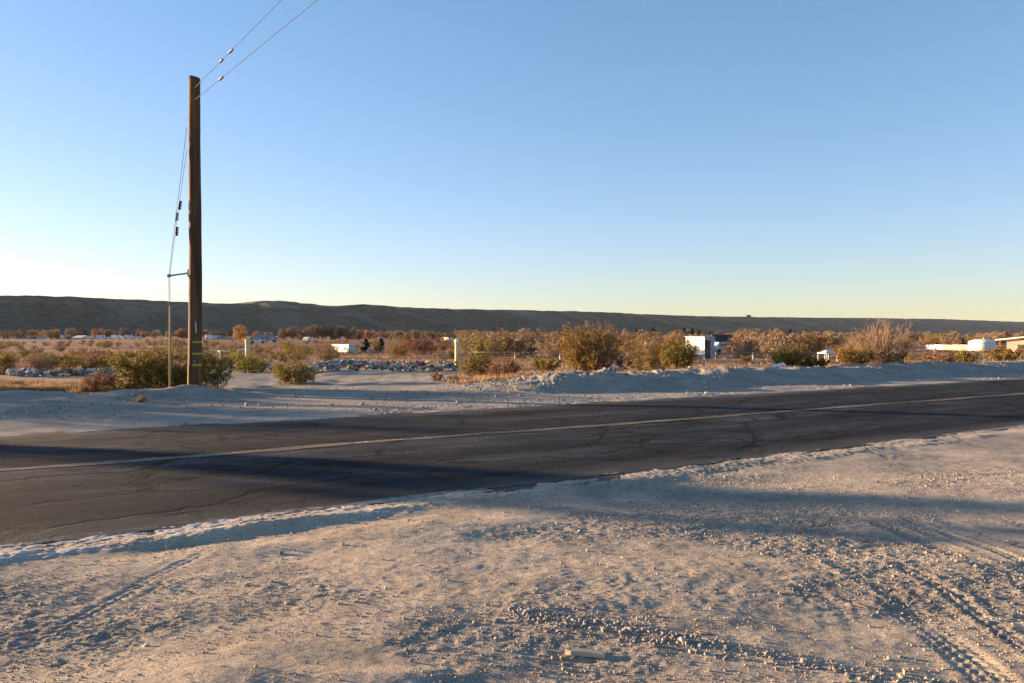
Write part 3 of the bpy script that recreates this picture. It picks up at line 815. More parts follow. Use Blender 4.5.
S('dry_bush', 'russet bush in front of the right side of the bare tree', 890, 372, 347, 40, 'leaf_brown', 528, 30, 9, 3400, .05)
S('dry_bush', 'rusty low bush below the tan wall, left of the tank', 942, 368, 351, 34, 'leaf_rust', 529, 28, 8, 2600, .05)
S('dry_bush', 'brown bush in front of the left side of the white tank', 966, 368, 349, 24, 'leaf_brown', 530, 26, 8, 2200, .05)
S('dry_bush', 'wide orange brown bush between the tank and the right edge', 1003, 367, 345, 36, 'leaf_brown', 531, 34, 9, 3600, .05)
S('dry_bush', 'orange brown bush cut by the right edge of the photo', 1030, 367, 343, 34, 'leaf_brown', 532, 30, 8, 2800, .05)
S('low_shrub', 'small dark shrub behind the fence, right of the white shed', 746, 366, 355, 14, 'leaf_green', 533, 16, 7, 900, .06, d=62)

def bare_tree(label, px, base_y, top_y, wpx, seed, d=None):
    t = S('bare_tree', label, px, base_y, top_y, wpx, 'leaf_straw', seed, 34, 12, 1, .03, d=d, bare=True, twig='twig_pale', cat='tree')
    return t
bare_tree('tall leafless tree with pale upright twigs above the brown bushes at right', 882, 371, 309, 56, 601)
S('straw_bush', 'pale orange haze of twigs round the base of the bare tree', 868, 371, 327, 62, 'leaf_straw', 602, 50, 12, 3200, .035, twig='twig_pale')

# rows of scrub behind: protos then copies
def proto_bush(name, kind, seed, h=1.5, w=2.2, twig='twig', nleaf=3400, leaf=.07):
    t = thing(name, 'x', 'bush')
    segs, tips = grow(h, w, 24, 7, seed, sub=2)
    V, Q = tri_tubes(segs); V[:, 2] = np.maximum(V[:, 2], 0); link('stems', np_mesh('stems', V, [Q]), M[twig], t)
    rr = np.random.default_rng(seed); A = np.array([p for p, q in tips]); B = np.array([q for p, q in tips])
    k = rr.integers(0, len(A), nleaf); f = rr.uniform(.1, 1.05, nleaf)[:, None]
    P = A[k] * (1 - f) + B[k] * f + rr.normal(0, .04, (nleaf, 3)); P[:, 2] = np.maximum(P[:, 2], .04)
    V, Q = leaf_quads(P, leaf, rr); link('foliage', np_mesh('foliage', V, [Q]), M[kind], t)
    return t
def drop(o):
    for c in list(o.children): drop(c)
    bpy.data.objects.remove(o)

ZONES = [(80, 'left of the tumbleweed'), (160, 'behind the largest bush'), (245, 'left of the left cream post'), (330, 'above the lone green bush'),
         (400, 'above the rubble row, left half'), (456, 'above the rubble row, right half'), (530, 'right of the right cream post'), (565, 'left of the tallest bush'),
         (625, 'behind the tallest bush'), (685, 'left of the white shed'), (740, 'right of the white shed'), (800, 'behind the white debris heap'), (850, 'behind the small canopy'),
         (915, 'behind the tall bare tree'), (975, 'left of the white tank'), (9999, 'near the right edge')]
def zone(px): return next(w for e, w in ZONES if px < e)
pb = [proto_bush('brown_bush', 'leaf_brown', 701), proto_bush('russet_bush', 'leaf_rust', 702, twig='twig_pale'), proto_bush('russet_bush', 't_pink', 703, twig='twig_pale'),
      proto_bush('green_bush', 'leaf_green', 704), proto_bush('straw_bush', 'leaf_straw', 705)]
bl = ['brown rounded bush', 'russet rounded bush', 'pinkish brown twiggy bush', 'olive green bush', 'straw coloured bush']
bg = ['brown bushes on the plain', 'russet bushes on the plain', 'pinkish twiggy bushes on the plain', 'green bushes on the plain', 'straw bushes on the plain']
def put_bush(k, px, d, s):
    X0 = gx(px, d); o = copy_thing(pb[k], (X0, d, H(X0, d) - .03), rnd.uniform(0, 6.28), (s * rnd.uniform(.85, 1.3), s * rnd.uniform(.85, 1.3), s))
    o['label'] = bl[k] + ', ' + ('near, ' if d < 90 else 'distant, ') + zone(px); o['group'] = bg[k]
for i in range(120):       # behind the fence, right half
    px = rnd.uniform(462, 1060); d = 62 + 150 * rnd.random() ** 1.3
    if (680 < px < 735 or 905 < px < 1020 or 812 < px < 845) and d < 130: continue
    put_bush(rnd.choices([0, 1, 2, 3, 4], [4, 4, 5, 1, 1])[0], px, d, rnd.uniform(.6, 1.25) * (1 + d / 260))
for i in range(110):        # left plain
    px = rnd.uniform(-40, 460); d = 48 + 190 * rnd.random() ** .8
    if 236 < px < 258 and d < 60: continue
    put_bush(rnd.choices([0, 1, 2, 3, 4], [4, 3, 1, 2, 3])[0], px, d, rnd.uniform(.3, .75))
for i in range(70):
    put_bush(rnd.choice([0, 1, 1, 2, 2, 3]), rnd.uniform(-20, 465), rnd.uniform(85, 210), rnd.uniform(.55, 1.0))
for i in range(46):
    put_bush(rnd.choice([0, 1, 1, 2, 4]), rnd.uniform(-20, 235), rnd.uniform(42, 80), rnd.uniform(.35, .7))
for px, d, s, k in ((322, 62, 1.0, 2), (330, 64, .9, 2), (405, 92, 1.5, 2), (415, 88, 1.5, 1), (428, 90, 1.6, 2), (440, 95, 1.5, 1), (470, 100, 1.9, 2), (398, 80, 1.0, 0),
                    (485, 78, 1.7, 2), (500, 84, 1.8, 1), (518, 82, 1.9, 2), (534, 88, 1.9, 2), (556, 84, 1.6, 1), (760, 84, 1.9, 2), (774, 92, 2.0, 1), (750, 96, 2.0, 2),
                    (955, 74, 1.0, 1), (1010, 68, 1.1, 0), (925, 70, .9, 1), (910, 66, 1.0, 0), (840, 72, .9, 0), (735, 84, 1.2, 1)):
    put_bush(k, px, d, s * (.55 if px > 835 else 1))

# trees on the far plain
def proto_tree(name, kind, seed, shape):
    t = thing(name, 'x', 'tree'); rr = np.random.default_rng(seed)
    lobes = []
    h = 5.0
    if shape == 'round':
        for _ in range(16):
            a = rr.uniform(0, 6.28); r = math.sqrt(rr.uniform(0, 1)) * 1.9
            lobes.append((r * math.cos(a), r * math.sin(a), rr.uniform(1.3, 4.2) - .25 * r * r * .5, rr.uniform(.55, 1.05)))
    elif shape == 'cone':
        for _ in range(15):
            f = rr.uniform(0, 1); a = rr.uniform(0, 6.28); r = (1 - f) * 1.2 * rr.uniform(.4, 1)
            lobes.append((r * math.cos(a), r * math.sin(a), .7 + f * 3.9, .35 + .5 * (1 - f)))
    else:
        for _ in range(22):
            a = rr.uniform(0, 6.28); r = math.sqrt(rr.uniform(0, 1)) * 2.6
            lobes.append((r * math.cos(a), r * math.sin(a), rr.uniform(.7, 3.1), rr.uniform(.5, .9)))
    P = []
    for lx, ly, lz, lr in lobes:
        n = int(210 * lr); q = rr.normal(size=(n, 3)); q /= np.linalg.norm(q, axis=1)[:, None]
        P.append(q * lr * rr.uniform(.35, 1.05, (n, 1)) ** .5 + [lx, ly, lz])
    P = np.concatenate(P); P[:, 2] = np.maximum(P[:, 2], .15)
    V, Q = leaf_quads(P, .25, rr); link('crown', np_mesh('crown', V, [Q]), M[kind], t)
    segs = [[0, 0, -.2, 0, 0, 1.5, .17, .12]]
    for lx, ly, lz, lr in lobes: segs.append([0, 0, rr.uniform(.6, 1.5), lx, ly, lz, .09, .03])
    V, Q = tri_tubes(segs, 5); link('trunk', np_mesh('trunk', V, [Q]), M['bark'], t)
    return t
TK = {'orange': ('orange_tree', 't_orange', 'round'), 'gold': ('golden_tree', 't_gold', 'round'), 'brown': ('brown_tree', 't_brown', 'wide'), 'pink': ('leafless_tree', 't_pink', 'wide'),
      'green': ('green_tree', 't_green', 'round'), 'dark': ('evergreen_tree', 't_dark', 'cone'), 'pinkr': ('leafless_tree', 't_pink', 'round')}
tp = {k: [proto_tree(a, b, 800 + 7 * i + j, c) for j in range(2)] for i, (k, (a, b, c)) in enumerate(TK.items())}
TL = {'orange': 'small orange leaved far tree', 'gold': 'small golden far tree',
      'brown': 'brown bare far tree', 'pink': 'wide pinkish leafless far tree',
      'green': 'yellow green far tree', 'dark': 'dark evergreen far tree', 'pinkr': 'round pinkish leafless far tree'}
TG = {k: v_ for k, v_ in zip(TK, ('orange far trees', 'golden far trees', 'brown far trees', 'pinkish far trees', 'green far trees', 'evergreen far trees', 'round leafless far trees'))}
def put_tree(k, px, top_y, wpx, d, label=None):
    X0 = gx(px, d); z0 = H(X0, d) - .1; h = max(zat(top_y, d) - z0, 1.0); w = wpx * d / F_PX
    base_w = {'round': 4.8, 'cone': 3.2, 'wide': 6.2}[TK[k][2]]; base_h = {'round': 4.9, 'cone': 5.0, 'wide': 3.8}[TK[k][2]]
    o = copy_thing(rnd.choice(tp[k]), (X0, d, z0), rnd.uniform(0, 6.28), (w / base_w, w / base_w, h / base_h))
    o['label'] = label or TL[k] + (' on the plain' if d < 700 else ' under the ridge') + ', ' + zone(px)
    if label is None: o['group'] = TG[k]
for k, px, ty, w, d in (('brown', 5, 330, 10, 520), ('brown', 15, 330, 12, 500), ('brown', 22, 327.5, 11, 540), ('pinkr', 31, 329, 10, 510), ('orange', 37, 328, 9, 520), ('orange', 45, 328.5, 13, 500),
                        ('gold', 56, 328.5, 9, 500), ('pinkr', 71, 327.5, 12, 520), ('orange', 97, 326.5, 13, 510), ('pinkr', 107, 328.5, 12, 520), ('pinkr', 124, 326.8, 11, 510),
                        ('pinkr', 140, 329, 12, 520), ('orange', 143, 330, 8, 500), ('pinkr', 156, 329, 12, 520), ('orange', 178, 327, 11, 480), ('orange', 187, 327, 12, 480), ('pinkr', 206, 328.5, 12, 480),
                        ('brown', 222, 331, 12, 480), ('orange', 258, 331, 13, 450), ('orange', 268, 331, 10, 450),
                        ('pink', 285, 328, 14, 330), ('pinkr', 293, 326, 13, 330), ('brown', 302, 327, 14, 340), ('pinkr', 312, 325, 14, 330), ('pinkr', 322, 325.5, 13, 330), ('brown', 331, 325, 13, 330),
                        ('pinkr', 340, 324, 12, 330), ('pink', 350, 326, 13, 330), ('orange', 360, 327.5, 9, 330), ('orange', 369, 328, 12, 340), ('green', 404, 336, 6, 300), ('green', 411, 333.5, 7, 380),
                        ('green', 424, 330, 9, 380), ('green', 418, 333, 8, 380), ('green', 434, 333, 6, 380), ('green', 447, 332, 8, 380), ('green', 459, 332, 10, 380), ('brown', 452, 333, 9, 400),
                        ('dark', 603, 327, 8, 260), ('dark', 636, 327, 5, 260), ('dark', 653, 327, 14, 260), ('dark', 684, 326.5, 12, 250), ('dark', 692, 327, 10, 250), ('dark', 699, 329, 9, 250), ('dark', 790, 328, 10, 600),
                        ('dark', 805, 328.5, 12, 600), ('dark', 815, 329, 9, 600)):
    put_tree(k, px, ty, w, d)
put_tree('gold', 240, 323.5, 15, 300, 'tan round tree standing alone above the left cream post')
put_tree('dark', 366, 337.5, 13, 110, 'dark green conifer just right of the long cream trailer')
put_tree('dark', 381, 337, 14, 108, 'dark green conifer behind the rubble, right of two near the cream trailer')
put_tree('dark', 401, 339.5, 8, 130, 'small narrow dark conifer left of the brown thicket behind the rubble')
for i in range(230):
    f = rnd.random()
    d = 120 + 950 * f ** 1.6
    if f < .82: px = rnd.uniform(478, 1045)
    else: px = rnd.uniform(380, 480); d = 330 + 600 * rnd.random()
    if 690 < px < 735 and d < 200: continue
    if 905 < px < 1024 and d < 150: continue
    k = rnd.choices(['pink', 'brown', 'pinkr', 'orange', 'dark'], [7, 6, 5, 1.2, .5])[0]
    hh = rnd.uniform(2.4, 4.6) * (1 + d / 1500)
    X0 = gx(px, d)
    ty = HOR - (H(X0, d) + hh - CAM_Z) * F_PX / d
    put_tree(k, px, max(ty, 328.5 + 3.5 * rnd.random() + (1.5 if px > 700 else 0)), rnd.uniform(1.1, 1.9) * hh * F_PX / d, d)
for i in range(60):
    px = rnd.uniform(-20, 470); k = rnd.choices(['brown', 'pink', 'orange', 'pinkr', 'dark'], [5, 4, 1.5, 3, .8])[0]
    put_tree(k, px, rnd.uniform(329.5, 334.5), rnd.uniform(5, 13), rnd.uniform(400, 600))
for i in range(46):   # belt of dark trees at the foot of the ridge
    px = rnd.uniform(-20, 1040); d = rnd.uniform(900, 1150) if px < 300 else rnd.uniform(1100, 1500)
    put_tree('dark' if rnd.random() < .45 else 'brown', px, rnd.uniform(329, 331.5), rnd.uniform(5, 12), d)
for k in tp:
    for o in tp[k]: drop(o)
for o in pb: drop(o)

# ------------------------------------------------------------------ dry grass (uncountable)
def grass_field():
    xs_, ys_ = [], []
    def area(n, pxa, pxb, da, db, prob=None):
        px = R.uniform(pxa, pxb, n); d = da * (db / da) ** R.uniform(0, 1, n); X0 = (px - 512) / F_PX * d
        k = fbm(X0, d, 1.6, 901, 3) > .0
        xs_.append(X0[k]); ys_.append(d[k])
    area(4200, -60, 100, 21.5, 28)
    area(900, 95, 130, 23, 28)
    area(5200, 460, 1080, 24.5, 62)
    area(260, 445, 520, 25, 30)
    area(2600, -60, 240, 44, 110)
    area(1500, 260, 480, 48, 110)
    area(3500, 480, 1080, 60, 130)
    X0, Y0 = np.concatenate(xs_), np.concatenate(ys_)
    k = ~((np.abs(X0 / Y0 * F_PX + 512 - 101) < 20) & (Y0 < 24)); X0, Y0 = X0[k], Y0[k]
    u, v = road_uv(X0, Y0)
    k = (v > 21.6 + 4.2 * sstep(-3, -6, X0)) & ~((X0 / Y0 > -.37) & (X0 / Y0 < -.08) & (Y0 < 46)); X0, Y0 = X0[k], Y0[k]
    Z0 = height(X0, Y0); nb = 11; n = len(X0)
    s = R.uniform(.05, .20, n) * (1 + Y0 / 140)
    V = []
    for j in range(nb):
        a = R.uniform(0, 6.28, n); out = R.uniform(.1, .75, n) * s; r0 = R.uniform(0, .35, n) * s
        bx, by = X0 + np.cos(a) * r0, Y0 + np.sin(a) * r0
        tx, ty = bx + np.cos(a) * out, by + np.sin(a) * out
        wv = .07 * s; ca, sa = np.cos(a + 1.57) * wv, np.sin(a + 1.57) * wv
        hh = s * R.uniform(.6, 1.15, n)
        V.append(np.stack([np.stack([bx - ca, by - sa, Z0 - .01], 1), np.stack([bx + ca, by + sa, Z0 - .01], 1), np.stack([tx, ty, Z0 + hh], 1)], 1))
    V = np.concatenate(V).reshape(-1, 3)
    link('dry_grass', np_mesh('dry_grass', V, [np.arange(len(V)).reshape(-1, 3)]), M['grass'], kind='stuff')
grass_field()

# ------------------------------------------------------------------ utility pole
PX_, PD = gx(194, 22.0), 22.0
PZ = H(PX_, PD)
def utility_pole():
    t = thing('utility_pole', 'tall weathered wooden utility pole with three yellow bands near its foot', 'utility pole', (PX_, PD, PZ - .1))
    top = zat(78, PD) - PZ + .1
    V, n, m = [], 20, 70
    for i in range(m + 1):
        f = i / m; zc = f * top
        r = .185 * (1 - f) + .150 * f + .006 * math.sin(f * 23) * .3
        ox = .020 * math.sin(f * 5.0) + gx(1.2, 0) * 0
        for k in range(n):
            w = 2 * math.pi * k / n
            rr = r * (1 + .025 * math.sin(3 * w + 4 * f) + .018 * float(vnoise(np.array([w * 2]), np.array([f * 30]), 1, 5)[0]))
            V.append((ox + rr * math.cos(w) + f * .06, rr * math.sin(w), zc - (.03 * math.cos(w) if i == m else 0)))
    Q = [[i * n + k, i * n + (k + 1) % n, (i + 1) * n + (k + 1) % n, (i + 1) * n + k] for i in range(m) for k in range(n)]
    me = bpy.data.meshes.new('pole'); me.from_pydata(V, [], Q + [[m * n + k for k in range(n)]])
    for p in me.polygons: p.use_smooth = len(p.vertices) == 4
    link('pole', me, M['wood_pole'], t)
    def rad(zc): f = zc / top; return .185 * (1 - f) + .150 * f, .02 * math.sin(f * 5.0) + f * .06
    for py in (342, 353.6, 364.8):       # yellow bands on the right half of the pole only
        zc = zat(py, PD) - PZ + .1; r, ox = rad(zc); b = MB(); n2 = 12; r += .006
        for k in range(n2 + 1):
            w = math.radians(-88 + 118 * k / n2)
            for dz, rr in ((-.03, r), (.03, r), (.03, r - .012), (-.03, r - .012)): b.v.append((ox + rr * math.cos(w), rr * math.sin(w), zc + dz))
        for k in range(n2):
            for j in range(4): b.q.append([k * 4 + j, (k + 1) * 4 + j, (k + 1) * 4 + (j + 1) % 4, k * 4 + (j + 1) % 4])
        b.n += [[0, 1, 2, 3], [n2 * 4 + j for j in (3, 2, 1, 0)]]
        b.build('yellow_band', M['band'], t)
    zc = zat(328, PD) - PZ + .1; r, ox = rad(zc)
    w = math.radians(-62)
    b = MB().box((ox + (r + .004) * math.cos(w), (r + .004) * math.sin(w), zc), (.028, .014, .26), w + math.pi / 2); b.build('tag_strip', M['tag'], t)
    for py, wd in ((322, -66), (361, -70)):
        zc = zat(py, PD) - PZ + .1; r, ox = rad(zc); w = math.radians(wd)
        MB().box((ox + (r + .002) * math.cos(w), (r + .002) * math.sin(w), zc), (.035, .012, .035), w + math.pi / 2).build('nail_plate', M['steel'], t)
    rk = random.Random(4)
    for k in range(16):
        zc = rk.uniform(1.5, top - .4); r, ox = rad(zc); w = math.radians(rk.uniform(-150, -20))
        b = MB().lathe([(.001, -.012), (.022, -.006), (.026, .002), (.012, .008), (.001, .010)], 10)
        o = b.build('knot', M['knot'], t, True)
        o.location = (ox + r * .985 * math.cos(w), r * .985 * math.sin(w), zc); o.rotation_euler = (0, math.pi / 2, w); o.scale = (1.5, 1, 1)
    # bolts and eyes where the wires start
    for py in (88, 100):
        zc = zat(py, PD) - PZ + .1; r, ox = rad(zc)
        MB().tube([(ox - .05, -r - .05, zc), (ox - .05, r + .05, zc)], .012, 8).build('through_bolt', M['steel'], t)
        o = MB().lathe([(.03, -.006), (.03, .006)], 8).build('washer', M['steel'], t); o.location = (ox - .05, -r - .006, zc); o.rotation_euler = (math.pi / 2, 0, 0)
    # strut holding the guy wire off the pole
    zc = zat(273, PD) - PZ + .1; r, ox = rad(zc)
    ez = zat(275.8, PD) - PZ + .1; ex = gx(169, PD) - PX_
    MB().tube([(ox - r + .02, 0, zc), (ex, 0, ez)], .024, 10).build('guy_strut', M['steel'], t)
    MB().tube([(ex - .03, 0, ez), (ex + .05, 0, ez + .003)], .045, 10).build('strut_cap', M['steel'], t)
    MB().box((ox - r - .004, 0, zc), (.02, .16, .20)).build('strut_plate', M['steel'], t)
    return t
utility_pole()

def insulator(parent, a, b, f0, f1, r, matl, name='insulator'):
    A, B = Vector(a), Vector(b); p, q = A.lerp(B, f0), A.lerp(B, f1); L = (q - p).length
    n = 4; pts, rad = [], []
    for i in range(n):
        s = i / n
        pts += [p.lerp(q, s), p.lerp(q, s + .04), p.lerp(q, s + .12), p.lerp(q, s + .2)]; rad += [r * .45, r, r * .92, r * .45]
    pts.append(q); rad.append(r * .4)
    return MB().tube(pts, rad, 12).build(name, matl, parent, True)

def P3(px, py, d): return (gx(px, d), d, zat(py, d))
def span(label, x0, y0, e1, end, marks, matl):
    a = P3(x0, y0, PD - .2)
    t = thing('guy_span_wire', label, 'wire', a)
    e = P3(*e1)
    d_ = Vector(e) - Vector(a); far = Vector(end)
    loc = lambda p: tuple(Vector(p) - Vector(a))
    pts = [loc(a), loc(e), loc(far)]
    # smooth the span into a gentle catenary
    cur = []
    for k in range(25):
        s = k / 24
        k1 = d_.length / (far - Vector(a)).length
        p = Vector(a).lerp(Vector(e), s / k1) if s < k1 else Vector(e).lerp(far, (s - k1) / (1 - k1))
        cur.append(loc(p))
    MB().tube(cur, .0085, 6).build('strand', M['wire'], t)
    for f0, f1, r in marks:
        insulator(t, loc(a), loc(e), f0, f1, r, matl)
    return t
# image line of each span fixed by the pole end and one nearer point, running to the taller pole across the road
POLE2 = (13.0, -3.0)
def far_end(x0, y0, e1):
    a, e = Vector(P3(x0, y0, PD - .2)), Vector(P3(*e1)); return a + (e - a) * ((PD + 2.8) / (a.y - e.y))
e1, e2 = (282, 1, 18.0), (318, 1, 17.0)
E1, E2 = far_end(196, 88, e1), far_end(196, 100, e2)
span('upper of two thin wires rising right from the pole top, with two strain insulators', 196, 88, e1, E1, ((.33, .365, .034), (.44, .485, .034)), M['porcelain_grey'])
span('lower of two thin wires rising right from the pole top, with one insulator', 196, 100, e2, E2, ((.24, .275, .034),), M['porcelain_grey'])
t2 = thing('utility_pole', 'second taller wooden utility pole on the camera side of the road', 'utility pole', ((E1.x + E2.x) / 2 + .3, -3.1, 0))
hz2 = max(E1.z, E2.z) + .6
MB().tube([(0, 0, -.3), (0, 0, hz2 * .5), (0, 0, hz2)], [.2, .18, .15], 18).build('pole', M['wood_pole'], t2, True)
w2 = abs(E1.x - E2.x) + .7
MB().box((-.3, .22, E1.z - .01), (w2 + .6, .10, .12)).build('cross_arm', M['wood_pole'], t2)
if abs(E1.z - E2.z) > .2: MB().box((-.3, .22, E2.z), (w2 + .6, .10, .12)).build('cross_arm', M['wood_pole'], t2)

def guy():
    st = P3(169, 275.8, PD)
    t = thing('guy_wire', 'down guy wire left of the pole with dark insulators and a pale wooden guard', 'guy wire', (st[0], PD, H(st[0], PD)))
    loc = lambda p: (p[0] - t.location.x, p[1] - t.location.y, p[2] - t.location.z)
    a, b = loc(P3(187.5, 128, PD + .12)), loc(st)
    MB().tube([a, b], .0065, 6).build('strand', M['wire'], t)
    a2, b2 = loc(P3(187.5, 150, PD - .1)), (b[0] + .03, b[1], b[2])
    m2 = loc(P3(178, 214, PD - .08)); MB().tube([a2, m2, b2], .0065, 6).build('strand', M['wire'], t)
    for s0, s1 in (((181, 201), (179.6, 210)), ((177.7, 213), (176.8, 221)), ((177.4, 227), (176.8, 236))):
        insulator(t, loc(P3(*s0, PD)), loc(P3(*s1, PD)), 0, 1, .055, M['porcelain_dark'])
    g0, g1 = loc(P3(170.2, 306, PD)), (b[0] + .02, 0, -.25)
    MB().tube([b, g1], .0065, 6).build('strand', M['wire'], t)
    MB().tube([(b2[0], 0, b2[2]), (b2[0] + .02, 0, -.25)], .0055, 6).build('strand', M['wire'], t)
    MB().tube([(g0[0] - .012, 0, -.05), (g0[0], 0, g0[2])], [.029, .027], 10).build('guard', M['guard'], t, True)
guy()

# ------------------------------------------------------------------ cream posts
for px, ty, d, lb in ((247.5, 339, 45, 'left cream painted post standing behind the dark green bush'), (457, 339, 47, 'right cream painted post at the end of the rubble row')):
    X0 = gx(px, d); z0 = H(X0, d); h = zat(ty, d) - z0
    t = thing('bollard', lb, 'bollard', (X0, d, z0))
    MB().lathe([(.13, -.1), (.13, h - .22)], 16).build('post', M['bollard'], t, True)
    MB().lathe([(.135, h - .22), (.14, h - .20), (.14, h - .05), (.11, h - .01), (.04, h)], 16).build('cap', M['white_plain'] if px > 400 else M['bollard'], t, True)

# ------------------------------------------------------------------ fence behind the berm
def fence():
    pts = [(470, 58), (560, 58), (660, 59), (700, 60), (716, 60), (753, 60), (825, 60), (905, 62), (990, 64), (1080, 66)]
    t = thing('chain_link_fence', 'low chain link fence with a thin top rail across the scrub behind the berm', 'fence', (gx(753, 60), 60, 0))
    ox, oy = t.location.x, t.location.y
    W = []
    for px, d in pts:
        X0 = gx(px, d); W.append((X0, d, H(X0, d), zat(352.2, d)))
    P = []
    for i in range(len(W) - 1):
        a, b = W[i], W[i + 1]; L = math.hypot(b[0] - a[0], b[1] - a[1]); n = max(1, round(L / 3.0))
        for k in range(n): P.append([a[j] + (b[j] - a[j]) * k / n for j in range(4)])
    P.append(list(W[-1]))
    for p in P:
        p[2] = H(p[0], p[1])
        MB().tube([(p[0] - ox, p[1] - oy, p[2] - .1), (p[0] - ox, p[1] - oy, p[3] + .02)], .035, 8).build('post', M['steel'], t, True)
    MB().tube([(p[0] - ox, p[1] - oy, p[3]) for p in P], .024, 6).build('top_rail', M['steel'], t, True)
    segs = []
    for i in range(len(P) - 1):
        a, b = P[i], P[i + 1]; L = math.hypot(b[0] - a[0], b[1] - a[1]); n = int(L / .16); hgt = a[3] - max(a[2], b[2]); k_ = hgt / L
        for j in range(n):
            f0 = j / n
            for sgn in (1, -1):
                f1 = f0 + sgn * k_
                if not 0 <= f1 <= 1: continue
                segs.append([a[0] + (b[0] - a[0]) * f0 - ox, a[1] + (b[1] - a[1]) * f0 - oy, a[2] + .03, a[0] + (b[0] - a[0]) * f1 - ox, a[1] + (b[1] - a[1]) * f1 - oy, a[3], .0016, .0016])
    V, Q = tri_tubes(segs); link('wire_mesh', np_mesh('wire_mesh', V, [Q]), M['steel'], t)
fence()

# ------------------------------------------------------------------ buildings and things beyond the fence
def basis(rz): return lambda a, b, c: (a * math.cos(rz) - b * math.sin(rz), a * math.sin(rz) + b * math.cos(rz), c)
def shed():
    d = 76; X0 = gx(704.5, d); z0 = H(X0, d); h = zat(337, d) - z0
    # near corner at px 704.5; the long side runs back to the left, the open front to the right
    t = thing('shed', 'small white box shed with a dark open doorway behind the fence', 'shed', (X0, d, z0), 0)
    ls = Vector((-.5, .866)) * -1
    sd_ = Vector((math.sin(math.radians(-30)), math.cos(math.radians(-30))))    # direction of long side from near corner
    fr = Vector((sd_.y, -sd_.x))                                                # along the front
    Ls, Lf = 2.6, 1.30
    def quadwall(b, p, q, z0_, z1_, th=.05):
        n_ = Vector((q - p)).normalized(); nn = Vector((n_.y, -n_.x)) * th
        o = b.off()
        for base in (p, q, q - nn, p - nn):
            b.v.append((base.x, base.y, z0_)); b.v.append((base.x, base.y, z1_))
        for f in ((0, 2, 3, 1), (2, 4, 5, 3), (4, 6, 7, 5), (6, 0, 1, 7), (1, 3, 5, 7), (0, 6, 4, 2)): b.q.append([o + i for i in f])
    O = Vector((0, 0)); A = sd_ * Ls; Bf = fr * Lf
    b = MB(); quadwall(b, A, O, .45, h); b.build('side_wall', M['white_wall'], t)
    b = MB(); quadwall(b, A * 1.0, O, -.1, .448, .045); b.build('lower_wall', M['grey_wall'], t)  # foot of the side wall, greyer than the white above it
    b = MB(); quadwall(b, Bf, A + Bf, 0, h); b.build('side_wall', M['white_wall'], t)
    b = MB(); quadwall(b, A + Bf, A, 0, h); b.build('back_wall', M['white_wall'], t)
    b = MB(); quadwall(b, O + fr * .002, fr * .08, -.1, h - .01); quadwall(b, fr * .78, Bf - fr * .002, -.1, h - .01); quadwall(b, fr * .082, fr * .778, h - .32, h - .01); b.build('front_wall', M['grey_wall'], t)  # shaded end of the white shed, its shade put in as grey
    b = MB(); quadwall(b, fr * .05 + sd_ * 1.3, fr * 1.2 + sd_ * 1.3, -.1, h - .20); b.build('doorway', M['dark'], t)  # near-black sheet set inside, painting the shade of the interior
    b = MB(); o = [O - sd_ * .08 - fr * .08, Bf - sd_ * .08 + fr * .08, A + Bf + sd_ * .08 + fr * .08, A + sd_ * .08 - fr * .08]
    for zz in (h + .002, h + .06):
        for p in o: b.v.append((p.x, p.y, zz))
    b.q = [[0, 1, 2, 3], [7, 6, 5, 4]] + [[i, 4 + i, 4 + (i + 1) % 4, (i + 1) % 4] for i in range(4)]
    b.build('roof', M['grey_wall'], t)
shed()

def house(name, label, px, d, wpx, top_y, depth=6, rz=0, wall='grey_wall', roof='roof_grey', rooftype='gable', wins=2, roof_h=.4, group=None, cat='house', door=True, zbase=None):
    X0 = gx(px, d); z0 = H(X0, d) - .15; w = wpx * d / F_PX; H_ = zat(top_y, d) - z0
    t = thing(name, label, cat, (X0, d, z0), rz, group)
    hw = H_ * (1 - roof_h) if rooftype != 'flat' else H_ * .93
    MB().box((0, 0, hw / 2), (w, depth, hw)).build('wall', M[wall], t)
    b = MB(); e = .25
    if rooftype == 'gable':
        b.v = [(-w/2-e, -depth/2-e, hw+.003), (w/2+e, -depth/2-e, hw+.003), (w/2+e, depth/2+e, hw+.003), (-w/2-e, depth/2+e, hw+.003), (-w/2-e, 0, H_), (w/2+e, 0, H_)]
        b.n = [[0, 1, 5, 4], [2, 3, 4, 5], [0, 4, 3], [1, 2, 5], [3, 2, 1, 0]]
    elif rooftype == 'hip':
        b.v = [(-w/2-e, -depth/2-e, hw+.003), (w/2+e, -depth/2-e, hw+.003), (w/2+e, depth/2+e, hw+.003), (-w/2-e, depth/2+e, hw+.003), (-w/4, 0, H_), (w/4, 0, H_)]
        b.n = [[0, 1, 5, 4], [2, 3, 4, 5], [0, 4, 3], [1, 2, 5], [3, 2, 1, 0]]
    else:
        b.box((0, 0, (hw + H_) / 2 + .002), (w + .2, depth + .2, H_ - hw))
    b.build('roof', M[roof], t)
    for k in range(wins):
        xw = -w / 2 + w * (k + .7) / (wins + .6)
        MB().box((xw, -depth / 2 - .01, hw * .58), (min(1.1, w * .16), .06, hw * .34)).build('window', M['glass'], t)
    if door: MB().box((w * .38, -depth / 2 - .012, hw * .40), (min(.9, w * .14), .05, hw * .78)).build('door', M['dark'], t)
    return t
house('storage_box', 'white boxy hut half hidden by the bush left of the shed', 653, 98, 12, 341.5, 1.5, -.8, 'white_wall', 'roof_white', 'flat', 1, door=False, cat='hut')
house('house', 'house with a dark roof and pinkish wall behind the white shed', 722, 150, 19, 334.5, 5, .1, 'pink_wall', 'roof_dark', 'gable', 3, .5)
